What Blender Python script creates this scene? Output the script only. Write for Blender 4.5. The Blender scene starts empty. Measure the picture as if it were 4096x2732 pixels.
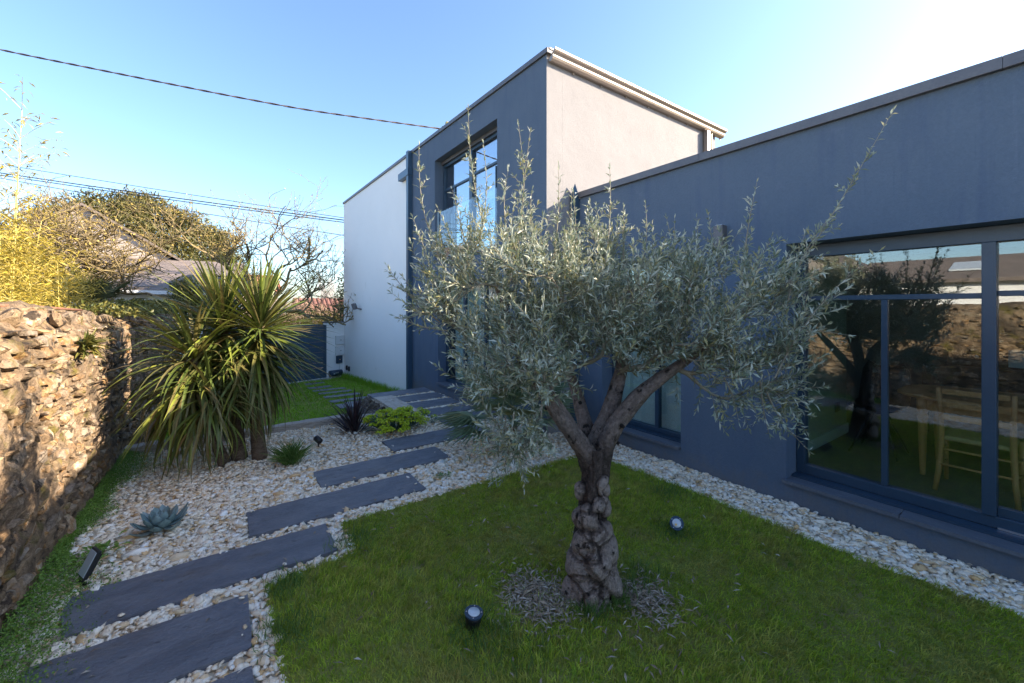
import bpy, bmesh, math, random
import numpy as np
from mathutils import Vector, Matrix

sc = bpy.context.scene
R = math.radians
rng = np.random.default_rng(11)
random.seed(11)

# ---------------------------------------------------------------- camera
cam_d = bpy.data.cameras.new('camera')
cam_d.sensor_width = 36.0
cam_d.lens = 36.0 * 1640.0 / 4096.0
cam_d.shift_y = -140.0 / 4096.0
cam_d.clip_start = 0.05
cam_d.clip_end = 900.0
cam = bpy.data.objects.new('camera', cam_d)
cam.location = (0, 0, 1.83)
cam.rotation_euler = (R(90), 0, -R(35.226))
sc.collection.objects.link(cam)
sc.camera = cam

# ---------------------------------------------------------------- sky, sun, exposure
SUN_EL, SUN_AZ = 26.5, 121.0           # azimuth clockwise from +Y
w = bpy.data.worlds.new('World')
sc.world = w
w.use_nodes = True
nt = w.node_tree
nt.nodes.clear()
wo = nt.nodes.new('ShaderNodeOutputWorld')
bg = nt.nodes.new('ShaderNodeBackground')
sky = nt.nodes.new('ShaderNodeTexSky')
sky.sky_type = 'NISHITA'
sky.sun_disc = False
sky.sun_elevation = R(SUN_EL)
sky.sun_rotation = R(SUN_AZ)
sky.altitude = 0
sky.air_density = 1.0
sky.dust_density = 1.2
sky.ozone_density = 3.8
bg.inputs['Strength'].default_value = 0.102
nt.links.new(sky.outputs[0], bg.inputs[0])
nt.links.new(bg.outputs[0], wo.inputs[0])
sun_d = bpy.data.lights.new('sun', 'SUN')
sun_d.energy = 4.3
sun_d.angle = R(0.5)
sun_d.color = (1.0, 0.85, 0.66)
sun = bpy.data.objects.new('sun', sun_d)
sd = Vector((math.sin(R(SUN_AZ)) * math.cos(R(SUN_EL)), math.cos(R(SUN_AZ)) * math.cos(R(SUN_EL)), math.sin(R(SUN_EL))))
sun.rotation_euler = sd.to_track_quat('Z', 'Y').to_euler()
sun.location = (20, -10, 20)
sc.collection.objects.link(sun)
sc.view_settings.view_transform = 'Standard'
sc.view_settings.look = 'None'
sc.view_settings.gamma = 1.0
sc.view_settings.exposure = 2.06
sc.render.engine = 'CYCLES'
sc.cycles.max_bounces = 10
sc.cycles.diffuse_bounces = 7
sc.cycles.transparent_max_bounces = 12

# ---------------------------------------------------------------- materials
def _n(nt, t, **kw):
    n = nt.nodes.new(t)
    for k, v in kw.items():
        setattr(n, k, v)
    return n

def ramp(nt, cols, fac, pos=None):
    r = _n(nt, 'ShaderNodeValToRGB')
    e = r.color_ramp.elements
    while len(e) < len(cols):
        e.new(0.5)
    for i, c in enumerate(cols):
        e[i].position = pos[i] if pos else i / max(1, len(cols) - 1)
        e[i].color = (*c, 1)
    nt.links.new(fac, r.inputs[0])
    return r.outputs[0]

def mixc(nt, a, b, fac, mode='MIX'):
    m = _n(nt, 'ShaderNodeMix', data_type='RGBA', blend_type=mode)
    for sock, v in ((m.inputs[0], fac), (m.inputs[6], a), (m.inputs[7], b)):
        if hasattr(v, 'is_output'):
            nt.links.new(v, sock)
        elif isinstance(v, tuple):
            sock.default_value = (*v, 1)
        else:
            sock.default_value = v
    return m.outputs[2]

def noise(nt, scale, detail=4, rough=0.55, vec=None, stretch=None):
    n = _n(nt, 'ShaderNodeTexNoise')
    n.inputs['Scale'].default_value = scale
    n.inputs['Detail'].default_value = detail
    n.inputs['Roughness'].default_value = rough
    g = _n(nt, 'ShaderNodeNewGeometry')
    src = g.outputs['Position']
    if stretch:
        mp = _n(nt, 'ShaderNodeMapping')
        mp.inputs['Scale'].default_value = stretch
        nt.links.new(src, mp.inputs[0])
        src = mp.outputs[0]
    nt.links.new(src, n.inputs['Vector'])
    return n.outputs[0]

def mat(name, cols, rough=0.7, metal=0.0, spec=0.4, src=None, nscale=3.0, pos=None,
        grain=None, bump=None, transl=0.0, stretch=None, patch=None, rough_noise=None, splash=None):
    """cols: one colour or a list spread over src ('noise' | 'attr' | 'obj')
       grain: (scale, amount) multiplies fine brightness variation; bump: list of (scale, distance)
       patch: (colour, scale, lo, hi) stains with a noise outline"""
    m = bpy.data.materials.new(name)
    m.use_nodes = True
    nt = m.node_tree
    p = nt.nodes['Principled BSDF']
    p.inputs['Roughness'].default_value = rough
    p.inputs['Metallic'].default_value = metal
    p.inputs['Specular IOR Level'].default_value = spec
    if isinstance(cols, tuple):
        cols = [cols]
    if len(cols) == 1:
        rgb = _n(nt, 'ShaderNodeRGB')
        rgb.outputs[0].default_value = (*cols[0], 1)
        c = rgb.outputs[0]
    else:
        if src == 'attr':
            a = _n(nt, 'ShaderNodeAttribute', attribute_name='rnd')
            f = a.outputs['Fac']
        elif src == 'obj':
            f = _n(nt, 'ShaderNodeObjectInfo').outputs['Random']
        else:
            f = noise(nt, nscale, 5, 0.6, stretch=stretch)
            pos = pos or [0.3 + 0.4 * i / (len(cols) - 1) for i in range(len(cols))]
        c = ramp(nt, cols, f, pos)
    if patch:
        for pt_ in (patch if isinstance(patch, list) else [patch]):
            pc, ps, lo, hi = pt_[:4]
            mr = _n(nt, 'ShaderNodeMapRange')
            nt.links.new(noise(nt, ps, 6, 0.65, stretch=pt_[4] if len(pt_) > 4 else stretch), mr.inputs[0])
            mr.inputs[1].default_value = lo
            mr.inputs[2].default_value = hi
            c = mixc(nt, c, pc, mr.outputs[0])
    if splash:                                  # mud splashes at the foot of a wall: colour, height
        g = _n(nt, 'ShaderNodeNewGeometry'); sp = _n(nt, 'ShaderNodeSeparateXYZ')
        nt.links.new(g.outputs['Position'], sp.inputs[0])
        ad = _n(nt, 'ShaderNodeMath', operation='MULTIPLY_ADD')
        nt.links.new(noise(nt, 7, 6, .7), ad.inputs[0]); ad.inputs[1].default_value = -splash[1] * 2.2
        nt.links.new(sp.outputs['Z'], ad.inputs[2])
        mr = _n(nt, 'ShaderNodeMapRange'); nt.links.new(ad.outputs[0], mr.inputs[0])
        mr.inputs[1].default_value = -splash[1] * 1.4; mr.inputs[2].default_value = -splash[1] * .5
        mr.inputs[3].default_value = .75; mr.inputs[4].default_value = 0
        c = mixc(nt, c, splash[0], mr.outputs[0])
    if grain:
        mr = _n(nt, 'ShaderNodeMapRange')
        nt.links.new(noise(nt, grain[0], 5, 0.65, stretch=stretch), mr.inputs[0])
        mr.inputs[1].default_value = 0.25
        mr.inputs[2].default_value = 0.75
        mr.inputs[3].default_value = 1 - grain[1]
        mr.inputs[4].default_value = 1 + grain[1]
        c = mixc(nt, c, mr.outputs[0], 1.0, 'MULTIPLY')
    nt.links.new(c, p.inputs['Base Color'])
    if rough_noise:
        mr = _n(nt, 'ShaderNodeMapRange')
        nt.links.new(noise(nt, rough_noise[0], 4), mr.inputs[0])
        mr.inputs[1].default_value = 0.3
        mr.inputs[2].default_value = 0.7
        mr.inputs[3].default_value = rough_noise[1]
        mr.inputs[4].default_value = rough_noise[2]
        nt.links.new(mr.outputs[0], p.inputs['Roughness'])
    if bump:
        prev = None
        for bt_ in bump:
            s, d = bt_[:2]
            b = _n(nt, 'ShaderNodeBump')
            b.inputs['Strength'].default_value = 1.0
            b.inputs['Distance'].default_value = d
            nt.links.new(noise(nt, s, 6, 0.6, stretch=bt_[2] if len(bt_) > 2 else stretch), b.inputs['Height'])
            if prev:
                nt.links.new(prev, b.inputs['Normal'])
            prev = b.outputs[0]
        nt.links.new(prev, p.inputs['Normal'])
    if transl:
        t = _n(nt, 'ShaderNodeBsdfTranslucent')
        nt.links.new(c, t.inputs[0])
        mx = _n(nt, 'ShaderNodeMixShader')
        mx.inputs[0].default_value = transl
        nt.links.new(p.outputs[0], mx.inputs[1])
        nt.links.new(t.outputs[0], mx.inputs[2])
        nt.links.new(mx.outputs[0], nt.nodes['Material Output'].inputs[0])
    return m

def glass_mat(name, tint, r0=0.1):
    m = bpy.data.materials.new(name)
    m.use_nodes = True
    nt = m.node_tree
    nt.nodes.remove(nt.nodes['Principled BSDF'])
    lw = _n(nt, 'ShaderNodeLayerWeight')
    pw = _n(nt, 'ShaderNodeMath', operation='POWER')
    nt.links.new(lw.outputs['Facing'], pw.inputs[0])
    pw.inputs[1].default_value = 5.0
    fr = _n(nt, 'ShaderNodeMath', operation='MULTIPLY_ADD')
    nt.links.new(pw.outputs[0], fr.inputs[0])
    fr.inputs[1].default_value = 1 - r0
    fr.inputs[2].default_value = r0
    tr = _n(nt, 'ShaderNodeBsdfTransparent')
    tr.inputs[0].default_value = (*tint, 1)
    gl = _n(nt, 'ShaderNodeBsdfGlossy')
    gl.inputs['Roughness'].default_value = 0.0
    gl.inputs[0].default_value = (0.95, 0.97, 1, 1)
    mx = _n(nt, 'ShaderNodeMixShader')
    nt.links.new(fr.outputs[0], mx.inputs[0])
    nt.links.new(tr.outputs[0], mx.inputs[1])
    nt.links.new(gl.outputs[0], mx.inputs[2])
    nt.links.new(mx.outputs[0], nt.nodes['Material Output'].inputs[0])
    return m

M = {}
M['plaster_grey'] = mat('grey_plaster', [(0.092, 0.128, 0.182), (0.112, 0.150, 0.206)], 0.85, spec=0.25, nscale=1.1, grain=(70, 0.10), bump=[(170, 0.004), (30, 0.003), (2.5, 0.006)], patch=[((0.125, 0.158, 0.222), 5, 0.62, 0.80), ((0.088, 0.122, 0.186), 1.6, 0.52, 0.72, (1, 5, .45)), ((0.135, 0.172, 0.235), 2.2, 0.64, 0.85, (1, 9, .35)), ((0.06, 0.095, 0.15), 2.6, 0.62, 0.80, (1, 12, .25))], splash=((0.15, 0.15, 0.15), .30))
M['plaster_white'] = mat('white_plaster', [(0.86, 0.855, 0.845), (0.90, 0.895, 0.885)], 0.85, spec=0.25, nscale=0.6, bump=[(200, 0.0012), (2, 0.006)], patch=[((0.66, 0.66, 0.62), 3, 0.62, 0.85)])
M['plaster_beige'] = mat('light_grey_plaster', [(0.235, 0.226, 0.232), (0.265, 0.256, 0.262)], 0.85, spec=0.25, nscale=0.9, grain=(70, 0.05), bump=[(170, 0.004), (2.5, 0.01)])
M['navy'] = mat('navy_metal', [(0.020, 0.046, 0.080), (0.027, 0.056, 0.092)], 0.38, spec=0.5, nscale=6, grain=(90, 0.08))
M['navy_box'] = mat('navy_pipe_metal', [(0.035, 0.075, 0.125), (0.045, 0.088, 0.14)], 0.35, spec=0.5, nscale=5)
M['coping'] = mat('grey_coping_metal', [(0.10, 0.10, 0.115), (0.14, 0.135, 0.14)], 0.45, metal=0.3, nscale=4, grain=(50, 0.12))
M['zinc'] = mat('zinc_gutter_metal', [(0.30, 0.25, 0.215), (0.38, 0.32, 0.27)], 0.36, metal=0.55, nscale=3, grain=(70, 0.1))
M['glass'] = glass_mat('window_glass', (0.88, 0.94, 0.92), 0.11)
M['glass2'] = glass_mat('coated_window_glass', (0.80, 0.90, 0.95), 0.34)
M['glass3'] = glass_mat('clear_glass', (0.92, 0.97, 0.98), 0.06)
M['curtain'] = mat('pale_curtain', [(0.66, 0.76, 0.76), (0.78, 0.84, 0.84)], 0.9, nscale=4, stretch=(1, 8, 0.3), transl=0.3)
M['slate'] = mat('slate_stone', [(0.115, 0.124, 0.150), (0.150, 0.157, 0.182), (0.19, 0.193, 0.212)], 0.5, spec=0.55, nscale=3.2,
                 grain=(55, 0.16), bump=[(7, 0.022), (35, 0.008), (140, 0.002)], stretch=(1, 2.2, 1), patch=[((0.13, 0.112, 0.105), 2.0, 0.54, 0.78), ((0.20, 0.205, 0.22), 26, 0.66, 0.74), ((0.045, 0.05, 0.06), 8, 0.62, 0.72)], rough_noise=(6, 0.36, 0.62))
M['slate_sill'] = mat('slate_sill_stone', [(0.085, 0.10, 0.13), (0.12, 0.135, 0.16)], 0.55, nscale=5, grain=(70, 0.2), bump=[(40, 0.002)], stretch=(3, 0.6, 1), patch=((0.24, 0.25, 0.26), 9, 0.64, 0.75))
M['soil'] = mat('gravel_bed_soil', [(0.54, 0.45, 0.32), (0.70, 0.60, 0.46)], 0.95, nscale=30, bump=[(60, 0.01)])
M['lawn_soil'] = mat('lawn_soil', [(0.17, 0.22, 0.03), (0.22, 0.24, 0.045), (0.26, 0.21, 0.075)], 0.95, nscale=5, grain=(120, 0.4), bump=[(90, 0.012)])
M['far_soil'] = mat('far_ground', [(0.07, 0.075, 0.03), (0.13, 0.115, 0.06)], 0.95, nscale=0.7, grain=(8, 0.3))
M['paving'] = mat('pale_threshold_concrete', [(0.34, 0.31, 0.27), (0.44, 0.41, 0.37)], 0.85, nscale=4, grain=(30, 0.15))
M['pebble'] = mat('cream_pebble', [(0.82, 0.69, 0.50), (0.88, 0.81, 0.68), (0.72, 0.53, 0.31), (0.90, 0.87, 0.80), (0.84, 0.70, 0.52), (0.88, 0.81, 0.68), (0.64, 0.40, 0.17), (0.86, 0.77, 0.64)], 0.6, spec=0.35, src='attr', grain=(90, 0.12), bump=[(140, 0.001)])
M['grass'] = mat('grass_blade', [(0.56, 0.46, 0.14), (0.46, 0.50, 0.06), (0.33, 0.44, 0.045), (0.22, 0.34, 0.035), (0.50, 0.52, 0.08)], 0.6, spec=0.12, src='attr', pos=[0, 0.2, 0.5, 0.8, 1], transl=0.4, patch=[((0.46, 0.37, 0.12), 1.7, 0.50, 0.70), ((0.44, 0.40, 0.10), 9, 0.53, 0.68), ((0.11, 0.22, 0.03), 5, 0.58, 0.72)], grain=(11, 0.5))
M['grass_low'] = mat('lower_grass_blade', [(0.30, 0.46, 0.04), (0.24, 0.42, 0.035), (0.19, 0.36, 0.035), (0.34, 0.46, 0.06)], 0.6, spec=0.12, src='attr', transl=0.3)
M['litter'] = mat('dry_olive_leaf', [(0.26, 0.19, 0.115), (0.38, 0.31, 0.22), (0.15, 0.10, 0.06), (0.48, 0.42, 0.34), (0.20, 0.145, 0.09)], 0.7, src='attr')
M['cover'] = mat('creeping_ground_cover', [(0.10, 0.20, 0.03), (0.16, 0.28, 0.04), (0.22, 0.34, 0.05), (0.13, 0.25, 0.05)], 0.55, src='attr', transl=0.25)
stone_cols = [(0.20, 0.132, 0.078), (0.30, 0.215, 0.13), (0.24, 0.178, 0.128), (0.32, 0.215, 0.115), (0.26, 0.152, 0.07), (0.36, 0.285, 0.20), (0.21, 0.155, 0.11), (0.30, 0.245, 0.19)]
stone_patch = [((0.28, 0.145, 0.05), 6, 0.54, 0.64), ((0.46, 0.385, 0.28), 9, 0.57, 0.66), ((0.05, 0.036, 0.026), 10, 0.53, 0.62), ((0.075, 0.055, 0.038), 1.9, 0.50, 0.64), ((0.13, 0.105, 0.025), 4, 0.56, 0.68)]
M['stone'] = mat('rubble_stone', stone_cols, 0.88, spec=0.25, src='obj', grain=(45, 0.35), patch=stone_patch, bump=[(14, 0.03), (50, 0.012), (150, 0.004)])
M['stone_a'] = mat('rubble_stone_small', stone_cols, 0.88, spec=0.25, src='attr', grain=(45, 0.35), patch=stone_patch, bump=[(14, 0.03), (50, 0.012)])
M['mortar'] = mat('old_lime_mortar', [(0.12, 0.08, 0.05), (0.24, 0.165, 0.10), (0.36, 0.27, 0.18)], 0.95, nscale=9, grain=(40, 0.4), patch=stone_patch[2:], bump=[(9, 0.05), (40, 0.02), (120, 0.006)])
M['darkrock'] = mat('dark_rock', [(0.06, 0.045, 0.035), (0.14, 0.105, 0.07), (0.09, 0.075, 0.06), (0.20, 0.16, 0.11)], 0.85, src='attr', grain=(60, 0.3), bump=[(40, 0.01)])
M['timber'] = mat('weathered_timber', [(0.26, 0.22, 0.18), (0.40, 0.35, 0.30), (0.50, 0.45, 0.40)], 0.85, nscale=5, stretch=(1.2, 14, 14), grain=(30, 0.25), bump=[(12, 0.01)], patch=((0.10, 0.08, 0.065), 6, 0.62, 0.72))
M['beige_stone'] = mat('beige_stone', [(0.40, 0.32, 0.24), (0.52, 0.44, 0.36), (0.60, 0.54, 0.47)], 0.8, nscale=6, stretch=(3, 1.2, 1), grain=(40, 0.18), bump=[(14, 0.008)])
M['bark'] = mat('olive_bark', [(0.022, 0.017, 0.015), (0.09, 0.066, 0.055), (0.24, 0.185, 0.155), (0.38, 0.31, 0.265)], 0.85, spec=0.25, src='attr', pos=[0, 0.3, 0.65, 1], grain=(45, 0.4), patch=[((0.026, 0.020, 0.017), 13, 0.58, 0.66), ((0.05, 0.038, 0.03), 30, 0.58, 0.70, (1, 1, .25))], bump=[(26, 0.03), (34, 0.035, (1, 1, .16)), (110, 0.012)])
M['limbbark'] = mat('olive_limb_bark', [(0.10, 0.074, 0.060), (0.17, 0.13, 0.108), (0.25, 0.20, 0.17)], 0.85, spec=0.25, nscale=9, grain=(60, 0.25), patch=[((0.03, 0.024, 0.02), 10, 0.62, 0.68)], bump=[(18, 0.012), (90, 0.004)])
M['twig'] = mat('olive_twig', [(0.20, 0.17, 0.12), (0.30, 0.27, 0.20)], 0.8, nscale=12)
M['olive'] = mat('olive_leaf', [(0.10, 0.135, 0.075), (0.22, 0.265, 0.175), (0.36, 0.405, 0.31), (0.48, 0.515, 0.43), (0.14, 0.18, 0.10), (0.60, 0.62, 0.53), (0.36, 0.33, 0.14), (0.20, 0.24, 0.16)], 0.5, spec=0.4, src='attr', transl=0.22)
M['cordy'] = mat('cordyline_leaf', [(0.125, 0.165, 0.026), (0.18, 0.22, 0.034), (0.24, 0.265, 0.045), (0.145, 0.19, 0.032), (0.30, 0.29, 0.06)], 0.42, spec=0.45, src='obj', transl=0.18, grain=(12, 0.2))
M['cordy_a'] = mat('cordyline_old_leaf', [(0.075, 0.105, 0.022), (0.105, 0.135, 0.028), (0.17, 0.13, 0.045), (0.085, 0.12, 0.03), (0.20, 0.14, 0.06)], 0.45, spec=0.4, src='attr', transl=0.15, grain=(12, 0.2))
M['cordy_bark'] = mat('cordyline_bark', [(0.07, 0.045, 0.028), (0.15, 0.10, 0.065), (0.20, 0.15, 0.10)], 0.9, nscale=14, stretch=(1, 1, 3), bump=[(30, 0.02), (90, 0.006)])
M['phormium'] = mat('dark_purple_leaf', [(0.020, 0.014, 0.018), (0.035, 0.022, 0.028), (0.05, 0.03, 0.038)], 0.38, src='obj')
M['agave'] = mat('blue_grey_agave_leaf', [(0.15, 0.24, 0.245), (0.21, 0.30, 0.30), (0.27, 0.35, 0.345)], 0.55, src='obj', grain=(25, 0.12), patch=((0.10, 0.10, 0.09), 9, 0.66, 0.8))
M['agave_edge'] = mat('agave_thorn', [(0.30, 0.25, 0.20)], 0.6)
M['euph_leaf'] = mat('spurge_blue_leaf', [(0.07, 0.14, 0.11), (0.12, 0.21, 0.17), (0.17, 0.27, 0.21)], 0.55, src='attr', transl=0.15)
M['euph_flower'] = mat('spurge_lime_bract', [(0.46, 0.56, 0.02), (0.58, 0.66, 0.035), (0.34, 0.50, 0.025), (0.64, 0.64, 0.045)], 0.55, src='attr', transl=0.25)
M['tuft'] = mat('tuft_blade', [(0.07, 0.15, 0.03), (0.12, 0.22, 0.045), (0.19, 0.28, 0.08)], 0.5, src='attr', transl=0.2)
M['fan'] = mat('fan_palm_leaf', [(0.09, 0.15, 0.08), (0.13, 0.20, 0.105), (0.18, 0.23, 0.13), (0.26, 0.26, 0.11)], 0.45, src='attr', transl=0.15)
M['bamboo_leaf'] = mat('bamboo_leaf', [(0.38, 0.28, 0.035), (0.48, 0.36, 0.05), (0.27, 0.23, 0.035), (0.54, 0.42, 0.10), (0.20, 0.18, 0.035)], 0.5, src='attr', transl=0.35)
M['bamboo'] = mat('bamboo_cane', [(0.50, 0.38, 0.08), (0.60, 0.50, 0.18)], 0.5, nscale=6)
M['ivy'] = mat('ivy_leaf', [(0.07, 0.09, 0.02), (0.13, 0.13, 0.03), (0.20, 0.17, 0.035), (0.05, 0.07, 0.02)], 0.5, src='attr', transl=0.25)
M['lichen_bark'] = mat('lichen_bark', [(0.10, 0.075, 0.05), (0.20, 0.15, 0.075), (0.28, 0.22, 0.10)], 0.9, nscale=7)
M['bud'] = mat('yellow_bud', [(0.36, 0.26, 0.06), (0.48, 0.36, 0.09), (0.28, 0.22, 0.05)], 0.7, src='attr', transl=0.2)
M['pine'] = mat('pine_needles', [(0.045, 0.048, 0.013), (0.08, 0.078, 0.018), (0.13, 0.11, 0.024), (0.06, 0.058, 0.016)], 0.6, src='attr', transl=0.1)
M['darkleaf'] = mat('dark_evergreen_leaf', [(0.028, 0.04, 0.014), (0.05, 0.065, 0.02), (0.08, 0.085, 0.025)], 0.5, src='attr', transl=0.15)
M['palebark'] = mat('pale_twig_bark', [(0.30, 0.22, 0.15), (0.40, 0.31, 0.22)], 0.9, nscale=4)
M['greybark'] = mat('grey_far_bark', [(0.32, 0.30, 0.30), (0.40, 0.37, 0.36)], 0.9, nscale=4)
M['neigh_wall'] = mat('pale_render', [(0.29, 0.25, 0.225), (0.38, 0.33, 0.30)], 0.9, nscale=1.2, grain=(6, 0.1), bump=[(20, 0.01)])
M['neigh_roof'] = mat('grey_brown_slate_roof', [(0.15, 0.12, 0.105), (0.21, 0.17, 0.15)], 0.8, nscale=3, grain=(12, 0.2), bump=[(14, 0.02)])
M['tile_roof'] = mat('red_tile_roof', [(0.30, 0.12, 0.07), (0.42, 0.19, 0.11)], 0.85, nscale=4, grain=(9, 0.3), bump=[(9, 0.05)], stretch=(1, 0.2, 1))
M['tile_dark'] = mat('dark_red_tile', [(0.13, 0.06, 0.05), (0.19, 0.09, 0.07)], 0.8, src='obj')
M['brick'] = mat('brown_chimney_brick', [(0.20, 0.12, 0.08), (0.28, 0.17, 0.11)], 0.9, nscale=12)
M['terracotta'] = mat('terracotta_pipe', [(0.22, 0.095, 0.055), (0.30, 0.14, 0.085)], 0.8, nscale=10, grain=(40, 0.2))
M['black'] = mat('black_plastic', [(0.016, 0.017, 0.020)], 0.4)
M['rubber'] = mat('dark_cable_rubber', [(0.03, 0.03, 0.033), (0.05, 0.045, 0.045)], 0.7, nscale=10)
M['cable'] = mat('twisted_cable_sheath', [(0.10, 0.075, 0.06), (0.16, 0.12, 0.10)], 0.7, nscale=5)
M['lens'] = mat('frosted_lamp_glass', [(0.55, 0.60, 0.64)], 0.18, spec=0.8)
M['led'] = mat('amber_led', [(0.75, 0.48, 0.15)], 0.4)
M['steel'] = mat('screw_steel', [(0.55, 0.56, 0.58)], 0.3, metal=0.9)
M['white_plastic'] = mat('white_meter_plastic', [(0.70, 0.71, 0.72)], 0.5)
M['wood_pole'] = mat('mossy_post_wood', [(0.34, 0.28, 0.07), (0.42, 0.34, 0.12)], 0.9, nscale=12)
M['floor_in'] = mat('dark_floor', [(0.10, 0.085, 0.07), (0.14, 0.12, 0.10)], 0.5, nscale=3)
M['wall_in'] = mat('sage_interior_paint', [(0.20, 0.26, 0.22), (0.23, 0.29, 0.245)], 0.8, nscale=1)
M['wall_dark'] = mat('dark_interior_paint', [(0.17, 0.175, 0.17)], 0.8)
M['base_in'] = mat('pale_skirting_paint', [(0.42, 0.50, 0.44)], 0.6)
M['oak'] = mat('oak_furniture', [(0.38, 0.17, 0.06), (0.50, 0.25, 0.10)], 0.5, nscale=6, stretch=(1, 1, 0.2), grain=(30, 0.2))
M['darkwood'] = mat('dark_wood', [(0.045, 0.030, 0.022), (0.075, 0.048, 0.034)], 0.5, nscale=6, stretch=(1, 0.2, 1))
M['rush'] = mat('woven_rush', [(0.30, 0.20, 0.09), (0.38, 0.26, 0.12)], 0.8, nscale=40)
M['paleblue'] = mat('pale_blue_paint', [(0.36, 0.46, 0.50)], 0.6)
M['pot'] = mat('white_patterned_pot', [(0.62, 0.62, 0.62), (0.08, 0.08, 0.09)], 0.6, nscale=38, pos=[0.5, 0.53])

# ---------------------------------------------------------------- object helpers
COL = sc.collection
def wloc(o):
    p = Vector((0, 0, 0))
    while o is not None:
        p = p + o.location
        o = o.parent
    return p

def tag(o, label=None, cat=None, group=None, kind=None):
    if label: o['label'] = label
    if cat: o['category'] = cat
    if group: o['group'] = group
    if kind: o['kind'] = kind
    return o

def thing(name, label, cat, loc=(0, 0, 0), group=None):
    o = bpy.data.objects.new(name, None)
    o.empty_display_size = 0.1
    o.location = loc
    COL.objects.link(o)
    return tag(o, label, cat, group)

def np_mesh(name, V, F, smooth=False, rnd=None):
    V = np.asarray(V, dtype=np.float32)
    F = np.asarray(F, dtype=np.int32)
    me = bpy.data.meshes.new(name)
    m, k = F.shape
    me.vertices.add(len(V))
    me.vertices.foreach_set('co', V.ravel())
    me.loops.add(m * k)
    me.loops.foreach_set('vertex_index', F.ravel())
    me.polygons.add(m)
    me.polygons.foreach_set('loop_start', np.arange(0, m * k, k, dtype=np.int32))
    me.polygons.foreach_set('use_smooth', np.full(m, bool(smooth)))
    me.update(calc_edges=True)
    if rnd is not None:
        a = me.attributes.new('rnd', 'FLOAT', 'POINT' if len(rnd) == len(V) else 'FACE')
        a.data.foreach_set('value', np.asarray(rnd, dtype=np.float32))
    return me

def link(name, me, material, parent=None, smooth=None):
    if material is not None and not me.materials:
        me.materials.append(material)
    o = bpy.data.objects.new(name, me)
    if parent is not None:
        o.parent = parent
    COL.objects.link(o)
    return o

class MB:
    """collects quads (and a few other polygons) in world coordinates"""
    def __init__(s):
        s.v = []; s.f = []; s.g = []; s.n = 0; s.r = []
    def add(s, V, F, r=None):
        V = np.asarray(V, dtype=np.float64); F = np.asarray(F, dtype=np.int64)
        s.v.append(V); s.f.append(F + s.n); s.n += len(V)
        if r is None: r = 0.5
        s.r.append(np.full(len(F), r) if np.isscalar(r) else np.asarray(r))
        return s
    def poly(s, pts):
        s.v.append(np.asarray(pts, dtype=np.float64)); s.g.append([s.n + i for i in range(len(pts))]); s.n += len(pts)
        return s
    def box(s, x0, x1, y0, y1, z0, z1, r=None):
        V = [(x, y, z) for z in (z0, z1) for y in (y0, y1) for x in (x0, x1)]
        return s.add(V, [(0, 2, 3, 1), (4, 5, 7, 6), (0, 1, 5, 4), (2, 6, 7, 3), (0, 4, 6, 2), (1, 3, 7, 5)], r)
    def obox(s, c, ax, size, r=None):
        """oriented box: centre, 3 axes, half sizes"""
        c = np.asarray(c, float); A = np.asarray(ax, float)
        V = [c + A[0] * size[0] * i + A[1] * size[1] * j + A[2] * size[2] * k for k in (-1, 1) for j in (-1, 1) for i in (-1, 1)]
        return s.add(V, [(0, 2, 3, 1), (4, 5, 7, 6), (0, 1, 5, 4), (2, 6, 7, 3), (0, 4, 6, 2), (1, 3, 7, 5)], r)
    def tube(s, P, rad, n=8, cap=True, r=None, wob=None):
        V, F = tube(P, rad, n, cap, wob)
        return s.add(V, F, r)
    def mesh(s, name, smooth=False, origin=(0, 0, 0), attr=False):
        V = np.concatenate(s.v) - np.asarray(origin)
        if s.g:
            F = [tuple(int(i) for i in q) for f in s.f for q in f] + [tuple(g) for g in s.g]
            me = bpy.data.meshes.new(name)
            me.from_pydata([tuple(p) for p in V], [], F)
            if smooth: me.polygons.foreach_set('use_smooth', [True] * len(F))
            return me
        return np_mesh(name, V, np.concatenate(s.f), smooth, np.concatenate(s.r) if attr else None)
    def build(s, name, m, parent=None, smooth=False, bevel=0, attr=False, at=None):
        org = wloc(parent) if parent is not None else Vector(at or (0, 0, 0))
        o = link(name, s.mesh(name, smooth, org, attr), m, parent)
        if parent is None and at: o.location = at
        if bevel:
            b = o.modifiers.new('bevel', 'BEVEL')
            b.width = bevel; b.segments = 2; b.limit_method = 'ANGLE'
            b.harden_normals = False
        return o

def tube(P, rad, n=8, cap=True, wob=None):
    P = np.asarray(P, float); m = len(P)
    rad = np.broadcast_to(np.asarray(rad, float), (m,)).copy()
    T = np.gradient(P, axis=0)
    T /= np.linalg.norm(T, axis=1)[:, None] + 1e-12
    if cap:
        P = np.vstack([P[0], P, P[-1]]); T = np.vstack([T[0], T, T[-1]])
        rad = np.concatenate([[rad[0] * 0.02], rad, [rad[-1] * 0.02]]); m += 2
    u = np.cross(T[0], (0, 0, 1.0))
    if np.linalg.norm(u) < 1e-3: u = np.array([1.0, 0, 0])
    u /= np.linalg.norm(u)
    ang = np.arange(n) * 2 * math.pi / n
    V = np.empty((m, n, 3))
    for i in range(m):
        u = u - T[i] * np.dot(u, T[i]); u /= np.linalg.norm(u) + 1e-12
        v = np.cross(T[i], u)
        rr = rad[i] if wob is None else rad[i] * wob[i if not cap else min(max(i - 1, 0), m - 3)]
        V[i] = P[i] + (np.cos(ang)[:, None] * u + np.sin(ang)[:, None] * v) * (rr if np.isscalar(rr) else np.asarray(rr)[:, None])
    i, j = np.meshgrid(np.arange(m - 1), np.arange(n), indexing='ij')
    a = i * n + j; b = i * n + (j + 1) % n
    F = np.stack([a, b, b + n, a + n], -1).reshape(-1, 4)
    return V.reshape(-1, 3), F

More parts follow.
